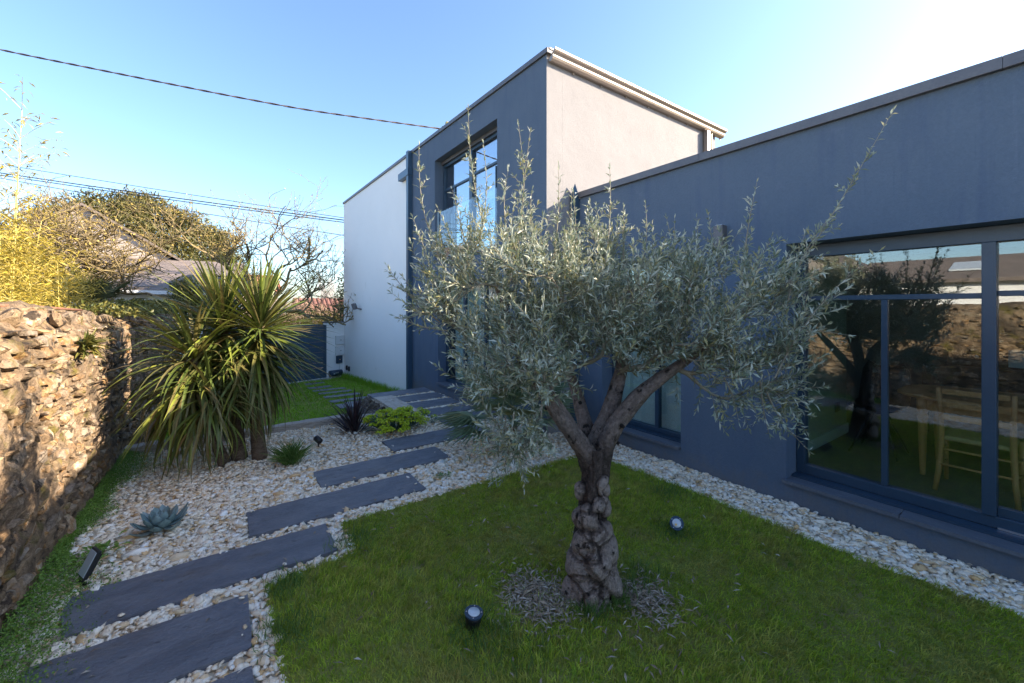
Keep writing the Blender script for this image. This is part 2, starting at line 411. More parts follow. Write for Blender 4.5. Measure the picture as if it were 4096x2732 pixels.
def wall_x(X0, X1, y0, y1, z0, z1, holes):
    """wall slab between x=X0 (front, facing -X) and X1 with rectangular openings (ya,yb,za,zb)"""
    ys = sorted({y0, y1, *[h[0] for h in holes], *[h[1] for h in holes]})
    zs = sorted({z0, z1, *[h[2] for h in holes], *[h[3] for h in holes]})
    inh = lambda y, z: any(h[0] < y < h[1] and h[2] < z < h[3] for h in holes)
    b = MB()
    for i in range(len(ys) - 1):
        for j in range(len(zs) - 1):
            a, c, d, e = ys[i], ys[i + 1], zs[j], zs[j + 1]
            if inh((a + c) / 2, (d + e) / 2): continue
            b.add([(X0, a, d), (X0, a, e), (X0, c, e), (X0, c, d)], [(0, 1, 2, 3)])
            b.add([(X1, a, d), (X1, c, d), (X1, c, e), (X1, a, e)], [(0, 1, 2, 3)])
    for h in holes:
        a, c, d, e = h
        b.add([(X0, a, d), (X1, a, d), (X1, a, e), (X0, a, e)], [(0, 1, 2, 3)])
        b.add([(X0, c, d), (X0, c, e), (X1, c, e), (X1, c, d)], [(0, 1, 2, 3)])
        b.add([(X0, a, e), (X1, a, e), (X1, c, e), (X0, c, e)], [(0, 1, 2, 3)])
        b.add([(X0, a, d), (X0, c, d), (X1, c, d), (X1, a, d)], [(0, 1, 2, 3)])
    b.add([(X0, y0, z0), (X1, y0, z0), (X1, y0, z1), (X0, y0, z1)], [(0, 1, 2, 3)])
    b.add([(X0, y1, z0), (X0, y1, z1), (X1, y1, z1), (X1, y1, z0)], [(0, 1, 2, 3)])
    b.add([(X0, y0, z1), (X1, y0, z1), (X1, y1, z1), (X0, y1, z1)], [(0, 1, 2, 3)])
    return b

def unit(a):
    return a / (np.linalg.norm(a, axis=-1, keepdims=True) + 1e-12)

def leaf_batch(P, D, N, L, W, bend=0.15, fold=0.12):
    """two-quad folded leaves: P base, D direction, N rough normal, L length, W half width"""
    D = unit(D); S = unit(np.cross(D, N)); N = np.cross(S, D)
    L = L[:, None]; W = W[:, None]
    m = P + D * L * 0.48
    t = P + D * L - N * L * bend
    l = m + S * W + N * W * fold * 3
    r = m - S * W + N * W * fold * 3
    n = len(P)
    V = np.stack([P, m - N * L * bend * 0.1, t, l, r], 1).reshape(-1, 3)
    k = np.arange(n)[:, None] * 5
    F = np.concatenate([k + np.array([[0, 1, 2, 3]]), k + np.array([[0, 4, 2, 1]])], 1).reshape(-1, 4)
    return V, F

def leaves_obj(name, P, D, N, L, W, m, parent, bend=0.15, fold=0.12, kind='stuff', at=None):
    V, F = leaf_batch(P, D, N, L, W, bend, fold)
    org = np.array(wloc(parent)) if parent is not None else np.array(at or (0, 0, 0))
    r = np.repeat(rng.random(len(P)), 2)
    o = link(name, np_mesh(name, V - org, F, False, r), m, parent)
    if parent is None and at: o.location = at
    if kind: o['kind'] = kind
    return o

def rand_dirs(n):
    return unit(rng.normal(size=(n, 3)))

# icosphere templates
def ico(sub):
    b = bmesh.new(); bmesh.ops.create_icosphere(b, subdivisions=sub, radius=1.0)
    b.verts.ensure_lookup_table()
    V = np.array([v.co[:] for v in b.verts]); F = np.array([[v.index for v in f.verts] for f in b.faces]); b.free()
    return V, F
ICO1 = ico(1); ICO2 = ico(2)
def uvs(seg=6, rings=4):
    V = []; F = []
    for i in range(rings + 1):
        t = math.pi * i / rings
        if i in (0, rings): t = 0.12 if i == 0 else math.pi - 0.12
        for j in range(seg):
            a = 2 * math.pi * j / seg
            V.append((math.sin(t) * math.cos(a), math.sin(t) * math.sin(a), math.cos(t)))
    for i in range(rings):
        for j in range(seg):
            F.append((i * seg + j, (i + 1) * seg + j, (i + 1) * seg + (j + 1) % seg, i * seg + (j + 1) % seg))
    F = np.array(F)
    return np.array(V), np.concatenate([F[:, [0, 1, 2]], F[:, [0, 2, 3]]])

# ---------------------------------------------------------------- layout of the garden
LAWN = [(0.22, -3.0), (0.215, 1.0), (0.235, 2.2), (0.225, 3.16), (0.52, 3.19), (0.80, 3.21), (0.815, 3.70), (1.6, 3.70), (2.6, 3.69), (3.5, 3.67), (3.78, 3.5), (3.84, 2.4), (3.80, 1.2), (3.88, 0.3), (3.88, -3.0)]
SLABS = [  # x0,x1,y0,y1
    (-0.83, 0.127, 2.00, 2.475), (-0.815, 0.130, 2.615, 3.110), (-0.777, 0.712, 3.285, 3.735), (0.175, 1.675, 3.872, 4.340),
    (0.815, 2.270, 4.500, 4.970), (1.770, 3.260, 5.100, 5.585), (2.850, 3.735, 5.735, 6.245), (2.830, 3.735, 6.395, 6.850),
    (2.840, 3.735, 6.995, 7.480), (2.830, 3.735, 7.610, 8.115), (2.470, 3.735, 8.275, 8.745)]

def in_poly(x, y, poly):
    c = np.zeros(len(x), bool)
    n = len(poly)
    for i in range(n):
        x0, y0 = poly[i]; x1, y1 = poly[(i + 1) % n]
        cond = ((y0 > y) != (y1 > y)) & (x < (x1 - x0) * (y - y0) / (y1 - y0 + 1e-12) + x0)
        c ^= cond
    return c

def low_z(y):
    return -0.42 - 0.06 * (y - 9.5)

# ---------------------------------------------------------------- ground
b = MB(); b.add([(-400, -400, -1.6), (400, -400, -1.6), (400, 600, -1.6), (-400, 600, -1.6)], [(0, 1, 2, 3)])
tag(b.build('ground', M['far_soil']), kind='structure')
b = MB(); b.box(-1.02, 4.34, -6, 6.9, -1.5, -0.030); b.box(2.45, 3.79, 6.9, 8.72, -1.5, -0.034)
tag(b.build('gravel_bed', M['soil']), kind='structure')
b = MB(); b.poly([(x, y, -0.012) for x, y in LAWN])
tag(b.build('lawn', M['lawn_soil']), kind='structure')
b = MB(); b.add([(-1.0, 6.9, low_z(6.9)), (3.79, 6.9, low_z(6.9)), (3.79, 16.5, low_z(16.5)), (-1.0, 16.5, low_z(16.5))], [(0, 1, 2, 3)])
tag(b.build('lower_lawn', M['lawn_soil']), kind='structure')
b = MB(); b.box(-60, -1.42, -30, 60, -1.5, 0.35)
tag(b.build('neighbour_ground', M['far_soil']), kind='structure')
b = MB(); b.box(-20, 30, 16.7, 21.5, -1.2, -0.95)
tag(b.build('lane', M['paving']), kind='structure')

# lawn grass: real blades
def grass_blades(n, poly, zf, hmin, hmax, wid, name, m, skip=None, edge=None):
    xs = [p[0] for p in poly]; ys = [p[1] for p in poly]
    x = rng.uniform(min(xs), max(xs), n * 2); y = rng.uniform(max(min(ys), 0.2), max(ys), n * 2)
    ok = in_poly(x, y, poly)
    if skip is not None: ok &= ~skip(x, y)
    x = x[ok][:n]; y = y[ok][:n]; k = len(x)
    ph = 0.5 + 0.25 * np.sin(3.1 * x + 1.7 * y) + 0.25 * np.sin(5.3 * y - 2.2 * x + 1)
    cl = np.sin(41 * x + 13 * y + 3 * np.sin(17 * y)) * np.sin(37 * y - 19 * x + 3 * np.sin(23 * x))
    h = rng.uniform(hmin, hmax, k) * (0.65 + 0.6 * ph) * (1 + .45 * cl) * np.where(rng.random(k) < .06, 1.5, 1)
    a = rng.uniform(0, 2 * math.pi, k)
    lean = rng.uniform(0.2, 1.1, k) * h
    # combed direction varies in patches
    a2 = 2.0 * np.sin(1.3 * x + 0.7 * y) + rng.normal(0, 1.2, k)
    dx, dy = np.cos(a2) * lean, np.sin(a2) * lean
    sx, sy = np.cos(a) * wid, np.sin(a) * wid
    z = zf(x, y)
    V = np.empty((k, 6, 3))
    for i, (t, wv) in enumerate(((0, 1), (0.55, 0.8), (1.0, 0.12))):
        px = x + dx * t * t; py = y + dy * t * t; pz = z + h * t * (1 - 0.25 * t)
        V[:, i * 2] = np.stack([px - sx * wv, py - sy * wv, pz], 1)
        V[:, i * 2 + 1] = np.stack([px + sx * wv, py + sy * wv, pz], 1)
    q = np.arange(k)[:, None] * 6
    F = np.concatenate([q + np.array([[0, 1, 3, 2]]), q + np.array([[2, 3, 5, 4]])], 1).reshape(-1, 4)
    o = link(name, np_mesh(name, V.reshape(-1, 3), F, False, np.repeat(np.clip(rng.random(k) * 0.75 + 0.25 * (1 - ph), 0, 1), 2)), m)
    return tag(o, kind='stuff')

TX, TY = 1.962, 1.855
def litter_mask(x, y):
    d1 = np.hypot((x - 1.60) / 0.27, (y - 2.03) / 0.24) + rng.normal(0, 0.16, len(x))
    d2 = np.hypot((x - 2.15) / 0.21, (y - 1.62) / 0.20) + rng.normal(0, 0.16, len(x))
    d3 = np.hypot((x - TX) / 0.30, (y - TY) / 0.30) + rng.normal(0, 0.1, len(x))
    d4 = np.hypot((x - 2.75) / 0.10, (y - 2.5) / 0.08) + rng.normal(0, 0.2, len(x)); d5 = np.hypot((x - 1.05) / 0.09, (y - 2.75) / 0.08) + rng.normal(0, 0.2, len(x))
    dens = (d1 < .9) | (d2 < .85) | (d3 < .75) | (d4 < 1) | (d5 < 1)
    return dens & (rng.random(len(x)) < 0.82)
o = grass_blades(115000, LAWN, lambda x, y: np.full(len(x), -0.014), 0.016, 0.050, 0.0026, 'grass', M['grass'], skip=litter_mask)
tag(o, 'short green lawn grass with dry yellow patches around the olive tree', 'grass')
# longer tufts of grass left standing
def clump_pts():
    C = [(1.17, 2.02, 0.09), (2.985, 1.95, 0.08), (1.80, 1.72, 0.05), (1.98, 1.68, 0.05), (0.85, 3.3, .1), (3.6, 2.4, .12), (1.25, 1.8, .14), (2.3, 1.75, .09), (0.3, 2.6, .08), (0.35, 3.05, .07)]
    P = []
    for cx, cy, s in C:
        for _ in range(170):
            P.append((rng.normal(cx, s), rng.normal(cy, s)))
    return np.array(P)
cp = clump_pts(); k = len(cp)
L = rng.uniform(0.05, 0.115, k)
D = unit(np.stack([rng.normal(0, 0.4, k), rng.normal(0, 0.4, k), np.ones(k)], 1))
o = leaves_obj('long_grass', np.c_[cp, np.full(k, -0.012)], D, rand_dirs(k), L, np.full(k, 0.0022), M['tuft'], None, bend=0.3)
tag(o, 'longer dark green grass tufts around the lawn spotlights and trunk', 'grass')
LOWP = [(-0.95, 6.98), (2.42, 6.98), (2.42, 8.8), (3.78, 8.8), (3.78, 16.2), (2.2, 15.7), (-0.95, 14.6)]
LOWSLABS = [(2.12, 2.74, 9.48, 10.08), (2.12, 3.0, 10.43, 10.78), (2.15, 3.02, 11.28, 11.63), (2.16, 3.02, 12.06, 12.38), (2.12, 3.0, 12.8, 13.1), (2.12, 2.78, 13.55, 13.95), (2.2, 2.8, 14.65, 15.13)]
def low_skip(x, y):
    s = np.zeros(len(x), bool)
    for x0, x1, y0, y1 in LOWSLABS: s |= (x > x0) & (x < x1) & (y > y0) & (y < y1)
    return s
o = grass_blades(30000, LOWP, lambda x, y: low_z(y) - 0.01, 0.035, 0.085, 0.008, 'lower_grass', M['grass_low'], skip=low_skip)
tag(o, 'bright green mown grass of the lower lawn behind the timber edging', 'grass')
k = 1400
y = rng.uniform(8.8, 16.2, k); x = 3.78 - np.abs(rng.normal(0, 0.10, k))
o = leaves_obj('wall_foot_grass', np.c_[x, y, low_z(y) - 0.01], unit(np.c_[rng.normal(0, .3, k), rng.normal(0, .3, k), np.ones(k)]), rand_dirs(k), rng.uniform(.1, .26, k), np.full(k, .006), M['grass_low'], None, bend=.3)
tag(o, 'taller uncut grass along the foot of the white wall', 'grass')

# fallen olive leaves
k = 1900
which = rng.random(k)
cx = np.where(which < .55, rng.normal(1.62, .10, k), np.where(which < .85, rng.normal(2.15, .10, k), np.where(which < .96, rng.normal(1.95, .38, k), rng.uniform(.4, 3.8, k))))
cy = np.where(which < .55, rng.normal(2.03, .12, k), np.where(which < .85, rng.normal(1.62, .10, k), np.where(which < .96, rng.normal(1.8, .38, k), rng.uniform(.4, 3.6, k))))
a = rng.uniform(0, 6.28, k)
P = np.c_[cx, cy, np.where(which < .85, rng.uniform(.0, .02, k), rng.uniform(.012, .04, k))]
o = leaves_obj('fallen_leaves', P, np.c_[np.cos(a), np.sin(a), rng.normal(0, .18, k)], np.c_[rng.normal(0, .4, (k, 2)), np.ones(k)], rng.uniform(.035, .065, k), rng.uniform(.004, .007, k), M['litter'], None, bend=.1)
tag(o, 'dry grey brown olive leaves lying around the trunk', 'leaves')

k = 420
gx_ = np.r_[rng.uniform(-.9, 3.9, 170), rng.normal(-.75, .12, 120), rng.normal(4.1, .12, 130)]; gy_ = np.r_[rng.uniform(2, 6.8, 170), rng.uniform(2.3, 6.7, 120), rng.uniform(.2, 4.2, 130)]
a = rng.uniform(0, 6.28, k)
o = leaves_obj('dead_leaves', np.c_[gx_, gy_, rng.uniform(.004, .014, k)], np.c_[np.cos(a), np.sin(a), rng.normal(0, .2, k)], np.c_[rng.normal(0, .5, (k, 2)), np.ones(k)], rng.uniform(.03, .065, k), rng.uniform(.005, .011, k), M['litter'], None)
tag(o, 'dead brown leaves scattered over the pebble beds', 'leaves')
# gravel pebbles
GX = []
def pebble_field():
    n = 66000
    # density falls with distance from the viewer side of the garden
    x = rng.uniform(-1.0, 4.34, n); y = rng.uniform(0.1, 6.88, n)
    n2 = 3200
    x = np.r_[x, rng.uniform(2.80, 3.76, n2)]; y = np.r_[y, rng.uniform(6.88, 8.3, n2)]
    inl = in_poly(x, y, LAWN)
    for dx, dy in ((.02, 0), (-.02, 0), (0, .02), (0, -.02)):
        inl &= in_poly(x + dx, y + dy, LAWN)
    ok = ~inl
    for x0, x1, y0, y1 in SLABS:
        ok &= ~((x > x0 - .006) & (x < x1 + .006) & (y > y0 - .006) & (y < y1 + .006))
    return x[ok], y[ok]
px_, py_ = pebble_field()
PB_V, PB_F = [], []
def pebbles(px, py, tmpl, name, scale=1.0, zb=-0.024):
    Vt, Ft = tmpl
    k = len(px)
    a = rng.uniform(0, 2 * math.pi, k)
    big = rng.lognormal(0, 0.36, k) * scale
    sx = 0.0190 * big * rng.uniform(.85, 1.5, k); sy = 0.0145 * big * rng.uniform(.8, 1.25, k); sz = 0.0075 * big * rng.uniform(.8, 1.3, k)
    J = 1 + rng.normal(0, 0.13, (8, len(Vt)))
    Vb = Vt[None] * J[rng.integers(0, 8, k)][:, :, None]
    Vb = Vb * np.stack([sx, sy, sz], 1)[:, None, :]
    tx = rng.normal(0, .20, k); ty = rng.normal(0, .20, k)
    z = Vb[:, :, 2] + Vb[:, :, 0] * tx[:, None] + Vb[:, :, 1] * ty[:, None]
    X = Vb[:, :, 0] * np.cos(a)[:, None] - Vb[:, :, 1] * np.sin(a)[:, None] + px[:, None]
    Y = Vb[:, :, 0] * np.sin(a)[:, None] + Vb[:, :, 1] * np.cos(a)[:, None] + py[:, None]
    Z = z + (zb + rng.uniform(.002, .014, k))[:, None]
    V = np.stack([X, Y, Z], -1).reshape(-1, 3)
    F = (np.arange(k)[:, None, None] * len(Vt) + Ft[None]).reshape(-1, Ft.shape[1])
    return V, F, np.repeat(rng.random(k), len(Ft))
dist = np.hypot(px_, py_)
near = dist < 3.1
V1, F1, r1 = pebbles(px_[near], py_[near], ICO1, 'gravel', .98)
st = []
for x0, x1, y0, y1 in SLABS[:8]:
    for _ in range(5):
        e_ = rng.integers(0, 4)
        st.append([(x0 + abs(rng.normal(0, .05)), rng.uniform(y0, y1)), (x1 - abs(rng.normal(0, .05)), rng.uniform(y0, y1)), (rng.uniform(x0, x1), y0 + abs(rng.normal(0, .03))), (rng.uniform(x0, x1), y1 - abs(rng.normal(0, .03)))][e_])
st = np.array(st)
V4, F4, r4 = pebbles(st[:, 0], st[:, 1], uvs(6, 3), 'gravel', .6, .000)
mid_ = ~near & (dist < 5.2)
V2, F2, r2 = pebbles(px_[mid_], py_[mid_], uvs(6, 3), 'gravel', .98)
V3, F3, r3 = pebbles(px_[dist >= 5.2], py_[dist >= 5.2], uvs(5, 2), 'gravel', 1.0)
o = link('gravel', np_mesh('gravel', np.r_[V1, V2, V3, V4], np.r_[F1, F2 + len(V1), F3 + len(V1) + len(V2), F4 + len(V1) + len(V2) + len(V3)], True, np.r_[r1, r2, r3, r4]), M['pebble'])
tag(o, 'cream and ochre pebbles covering the beds around the slate slabs', 'gravel', kind='stuff')

# creeping ground cover at the wall foot
k = 26000
y = rng.uniform(2.2, 6.9, k)
wd = 0.22 + 0.10 * np.sin(y * 2.1 + .5) + 0.07 * np.sin(y * 5.3) - 0.10 * np.clip(1 - np.abs(y - 4.55) / .35, 0, 1)
wd = np.where(y < 3.4, wd + 0.10, wd)
wd = np.clip(wd, .05, .5)
t = np.abs(rng.normal(0, .5, k)).clip(0, 1.2)
x = -1.0 + wd * t
z = -0.02 + 0.09 * np.exp(-(t * 1.6) ** 2) * rng.uniform(.2, 1, k) + rng.uniform(0, .02, k)
o = leaves_obj('ground_cover', np.c_[x, y, z], rand_dirs(k) + [0.3, 0, .2], np.c_[rng.normal(.4, .5, k), rng.normal(0, .5, k), np.ones(k)], rng.uniform(.008, .016, k), rng.uniform(.004, .007, k), M['cover'], None, bend=0)
tag(o, 'low green creeping plant along the foot of the stone wall', 'ground cover', kind='stuff')

# ---------------------------------------------------------------- slate slabs
def slab_mesh(x0, x1, y0, y1, z0, z1, seed, cut=0.0):
    """riven slab: top grid with tiny relief, ragged edges"""
    r = np.random.default_rng(seed)
    nx, ny = max(6, int((x1 - x0) / .08)), 6
    gx = np.linspace(x0, x1, nx); gy = np.linspace(y0, y1, ny)
    X, Y = np.meshgrid(gx, gy, indexing='ij')
    X = X.copy(); Y = Y.copy()
    if cut:                                    # broken corner at the left end
        X[0, :] += np.linspace(0, cut, ny)[::1] * 0 + r.normal(0, .006, ny)
        X[0, 0] += cut; X[0, 1] += cut * .45
    for A, i in ((Y, 0), (Y, -1)):
        A[:, i] += r.normal(0, .0035, nx)
    X[0, :] += r.normal(0, .003, ny); X[-1, :] += r.normal(0, .003, ny)
    Zt = z1 + r.normal(0, .0012, X.shape)
    top = np.stack([X, Y, Zt], -1).reshape(-1, 3)
    bot = np.stack([X, Y, np.full_like(X, z0)], -1).reshape(-1, 3)
    n = len(top); F = []
    id = lambda i, j: i * ny + j
    for i in range(nx - 1):
        for j in range(ny - 1):
            F.append((id(i, j), id(i + 1, j), id(i + 1, j + 1), id(i, j + 1)))
    per = [id(i, 0) for i in range(nx)] + [id(nx - 1, j) for j in range(1, ny)] + [id(i, ny - 1) for i in range(nx - 2, -1, -1)] + [id(0, j) for j in range(ny - 2, 0, -1)]
    for a, c in zip(per, per[1:] + per[:1]):
        F.append((a, a + n, c + n, c))
    return np.r_[top, bot], F
slab_labels = ['slate slab cut off by the bottom edge of the photo beside the lawn',
    'slate slab nearest the viewer shown almost whole, left end in green creeper',
    'long slate slab beside the black floodlight and lawn corner',
    'slate slab right of the agave, touching the notch of the lawn',
    'slate slab right of the grass tuft, fifth along the path',
    'slate slab in front of the lime green spurge',
    'slate slab right of the spurge, first of the short slabs beside the house wall',
    'short slate slab level with the near end of the beige stone strip',
    'short slate slab in the middle of the beige stone strip',
    'short slate slab at the far end of the beige stone strip, next to the end slab',
    'pale slate end slab overhanging the rubble drop at the far end of the path']
for i, (sl, lb) in enumerate(zip(SLABS, slab_labels)):
    th = 0.035 if i < 10 else 0.05
    V, F = slab_mesh(*sl, -th, 0.0, 100 + i, cut={0: .1, 1: .16, 2: .05}.get(i, 0))
    loc = np.array([(sl[0] + sl[1]) / 2, (sl[2] + sl[3]) / 2, -th])
    o = link('slate_slab', np_mesh('slate_slab', V - loc, F), M['slate'])
    o.location = loc
    tag(o, lb, 'paving slab', 'slate slabs of the garden path')
low_labels = ['lower lawn slate slab behind the dark spiky plant', 'second lower lawn slate slab from the spiky plant', 'third lower lawn slate slab from the spiky plant', 'fourth lower lawn slate slab from the spiky plant',
    'fifth lower lawn slate slab from the spiky plant', 'lower lawn slate slab second from the blue gate', 'lower lawn slate slab nearest the blue gate']
for i, (sl, lb) in enumerate(zip(LOWSLABS, low_labels)):
    x0, x1, y0, y1 = sl
    V, F = slab_mesh(x0, x1, y0, y1, -.04, .022, 200 + i)
    V = V.copy(); V[:, 2] += low_z(V[:, 1])
    loc = np.array([(x0 + x1) / 2, (y0 + y1) / 2, low_z((y0 + y1) / 2) - .04])
    o = link('lawn_slab', np_mesh('lawn_slab', V - loc, F), M['slate'])
    o.location = loc
    tag(o, lb, 'paving slab', 'slate slabs set in the lower lawn')
V, F = slab_mesh(2.10, 2.455, 8.62, 9.12, -.24, -.19, 230)
o = link('step_slab', np_mesh('step_slab', V - [2.28, 8.9, -.24], F), M['slate']); o.location = (2.28, 8.9, -.24)
tag(o, 'small slate step below the end slab, above the lower lawn', 'step')

# timber edging
def sleeper(x0, x1, y0, y1, dy, z0, z1, lb, seed):
    r = np.random.default_rng(seed)
    n = 14; V = []; F = []
    for i in range(n):
        t = i / (n - 1); x = x0 + (x1 - x0) * t; yo = dy * t
        q = lambda s: r.normal(0, s)
        V += [(x, y0 + yo + q(.004), z0), (x, y0 + yo + q(.004), z1 - .012 + q(.003)), (x, y0 + yo + .015 + q(.004), z1 + q(.004)), (x, y1 + yo - .015 + q(.004), z1 + q(.004)), (x, y1 + yo + q(.004), z1 - .012), (x, y1 + yo, z0)]
    for i in range(n - 1):
        for j in range(5):
            a = i * 6 + j; F.append((a, a + 6, a + 7, a + 1))
    loc = np.array([x0, y0, z0]); me = bpy.data.meshes.new('timber_sleeper')
    e = (n - 1) * 6
    me.from_pydata([tuple(np.array(v) - loc) for v in V], [], F + [(0, 1, 2, 3, 4, 5), (e + 5, e + 4, e + 3, e + 2, e + 1, e)])
    o = link('timber_sleeper', me, M['timber']); o.location = loc
    tag(o, lb, 'timber edging', 'weathered timber sleepers edging the lower lawn')
sleeper(-0.99, 0.20, 6.87, 7.03, 0.0, -.30, .085, 'grey timber sleeper at the stone wall, left of the palm trunks', 1)
sleeper(0.206, 1.62, 6.87, 7.03, 0.03, -.30, .075, 'grey timber sleeper right of the palm trunks, along the lower lawn', 2)
sleeper(1.60, 2.50, 6.92, 7.07, -0.10, -.30, .03, 'grey timber sleeper behind the spurge and dark spiky plant', 3)
# beige stone strip at the side of the deck
strip = thing('stone_edging', 'beige stone edging strip beside the short slate slabs', 'stone edging', (2.65, 7.5, -.06))
for i, (a, c) in enumerate(((6.80, 7.25), (7.256, 7.78), (7.786, 8.265))):
    V, F = slab_mesh(2.46, 2.82, a, c, -.06, .012 + .003 * i, 300 + i)
    o = link('edging_stone', np_mesh('edging_stone', V - [2.65, 7.5, -.06], F), M['beige_stone'], strip)
# dark rubble drop below the strip
def rock_cloud(n, f, s, seed, tm=ICO1):
    r = np.random.default_rng(seed)
    Vt, Ft = tm; Vs = []; Fs = []; rr = []
    for i in range(n):
        p = f(r); sc_ = s * r.lognormal(0, .35) * np.array([1.2, 1, .7]) * r.uniform(.75, 1.25, 3)
        q = Matrix.Rotation(r.uniform(0, 6.28), 3, Vector(r.normal(size=3)))
        V = (Vt * (1 + r.normal(0, .16, (len(Vt), 1)))) * sc_
        Vs.append(V @ np.array(q) + p); Fs.append(Ft + i * len(Vt)); rr.append(np.full(len(Ft), r.random()))
    return np.concatenate(Vs), np.concatenate(Fs), np.concatenate(rr)
rw = thing('rubble_bank', 'dark broken stones banked under the beige edging strip', 'rubble bank', (2.3, 7.8, -.35))
b = MB(); b.add([(1.75, 7.02, -.30), (2.44, 7.02, -.08), (2.44, 8.72, -.08), (2.05, 8.72, -.40)], [(0, 1, 2, 3)])
b.build('bank_core', M['darkrock'], rw)
def bankp(r):
    y = r.uniform(7.05, 8.7); t = r.random(); xl = 1.80 + .25 * (y - 7) / 1.7
    return np.array([xl + (2.45 - xl) * t, y, -.30 - .06 * (y - 7) + t * (.23 + .06 * (y - 7)) + r.normal(0, .01)])
V, F, r_ = rock_cloud(620, bankp, .036, 5)
tag(link('rubble', np_mesh('rubble', V - np.array(rw.location), F, False, r_), M['darkrock'], rw), kind='stuff')

# ---------------------------------------------------------------- old stone wall
WX = -1.0
def stone_variants(n, mname, sub=1):
    out = []
    r = np.random.default_rng(77)
    Vt, Ft = ICO1 if sub == 1 else ICO2
    for i in range(n):
        V = np.sign(Vt) * np.abs(Vt) ** r.uniform(.5, .75)
        for _ in range(12):
            nrm = unit(r.normal(size=(1, 3)) * [1.2, 1, 1])[0]; dd = r.uniform(.55, .95)
            ex = (V @ nrm) - dd
            V = V - np.outer(np.clip(ex, 0, None) * .92, nrm)
        V = V + r.normal(0, .030 if sub > 1 else .05, V.shape)
        V /= np.abs(V).max(0)
        me = np_mesh('stone', V, Ft, False)
        me.materials.append(M['stone'])
        out.append((me, V, Ft))
    return out
SV = stone_variants(16, 'stone', 2); SV1 = stone_variants(16, 'stone', 1)
wall = thing('stone_wall', 'old rubble stone wall, sunlit at the left edge of the photo', 'stone wall', (WX - .2, 5.0, -.05))
def wall_top(y):
    return 1.80 + 0.035 * np.sin(y * 1.7) - 0.012 * (y - 4) + 0.025 * np.sin(y * 4.1) + .015 * np.sin(y * 9.7)
b = MB()
ny, nz = 220, 34
gy = np.linspace(-5.0, 15.0, ny)
rows = []
for k_ in range(nz):
    t = k_ / (nz - 1)
    rows.append(np.stack([WX - .019 + .03 * np.sin(gy * 3 + t * 5) * .6 + rng.normal(0, .016, ny) - .19 * np.clip((t - .85) / .15, 0, 1) ** 2.2, gy, -.4 + (wall_top(gy) - .03 + .4) * t], 1))
for t, zz in ((-.26, .02), (-.38, .0), (-.44, -.08)):
    rows.append(np.stack([WX - .02 + t + rng.normal(0, .015, ny), gy, wall_top(gy) + zz + rng.normal(0, .012, ny)], 1))
rows.append(np.stack([np.full(ny, WX - .44), gy, np.full(ny, .2)], 1))
G = np.array(rows); nr = len(G)
i, j = np.meshgrid(np.arange(nr - 1), np.arange(ny - 1), indexing='ij')
a_ = i * ny + j
b.add(G.reshape(-1, 3), np.stack([a_, a_ + 1, a_ + ny + 1, a_ + ny], -1).reshape(-1, 4))
b.build('mortar_core', M['mortar'], wall, smooth=True)
# lay stones in broken courses
cells = []
r = np.random.default_rng(4)
z = 0.0
while z < 1.84:
    h = r.choice([.04, .055, .07, .085, .11, .145], p=[.18, .24, .24, .18, .11, .05])
    y = -5.0 + r.uniform(0, .1)
    while y < 15.0:
        l = h * r.uniform(1.1, 3.0) if h > .06 else h * r.uniform(1.3, 4.5)
        l = min(l, .34)
        zc = z + h / 2 + .03 * np.sin(y * 1.3 + z * 2) + r.normal(0, .008)
        if zc < wall_top(y) + .01:
            cells.append((y + l / 2, zc, l, h * r.uniform(.8, 1.15)))
        y += l + r.uniform(.0, .018)
    z += h + r.uniform(-.004, .010)
# a few large random stones over the coursing break its regularity
for _ in range(150):
    y = r.uniform(1.6, 8.0); cells.append((y, r.uniform(.03, 1.48), r.uniform(.13, .33), r.uniform(.08, .17)))
cells = np.array(cells)
# rank by how large each shows in the photograph (size over distance)
dist = np.hypot(cells[:, 0], 1.0)
inview = (cells[:, 0] > 2.05)
score = np.where(inview, cells[:, 2] * cells[:, 3] / dist ** 2, 0)
order = np.argsort(-score)
vs, fs, rs, nn = [], [], [], 0
for rank, ci in enumerate(order):
    y, zc, l, h = cells[ci]
    proud = r.uniform(-.026, .016)
    top = zc > wall_top(y) - .09
    rnd_ = max(0.0, (zc - (wall_top(y) - .28)) / .28)
    loc = np.array([WX - .035 + proud - .21 * rnd_ ** 2.2, y, zc])
    scl = np.array([.055, l / 2 * 1.0, h / 2 * 1.0])
    rot = Matrix.Rotation(r.normal(0, .10), 3, 'X') @ Matrix.Rotation(r.normal(0, .16), 3, 'Z') @ Matrix.Rotation(r.normal(0, .16), 3, 'Y')
    me, Vt, Ft = (SV if rank < 300 else SV1)[r.integers(0, len(SV))]
    flip = r.choice([-1, 1], 3)
    if rank < 300:
        o = bpy.data.objects.new('stone', me)
        o.parent = wall
        o.matrix_local = Matrix.Translation(Vector(loc) - wall.location) @ rot.to_4x4() @ Matrix.Diagonal((*scl, 1))
        COL.objects.link(o)
    else:
        V = (Vt * scl) @ np.array(rot).T + loc
        vs.append(V); fs.append(Ft + nn); nn += len(V); rs.append(np.full(len(Ft), r.random()))
o = link('small_stones', np_mesh('small_stones', np.concatenate(vs) - np.array(wall.location), np.concatenate(fs), False, np.concatenate(rs)), M['stone_a'], wall)
tag(o, kind='stuff')

# clay pipe lying on the wall
pp = [(WX - .30, 2.6, 1.845), (WX - .29, 3.8, 1.845), (WX - .28, 5.2, 1.825), (WX - .27, 6.4, 1.79)]
b = MB(); b.tube(pp, .013, 10)
tag(b.build('clay_pipe', M['terracotta'], None, True, at=(WX - .1, 5.0, 1.8)), 'thin terracotta coloured pipe lying along the top of the stone wall', 'pipe')
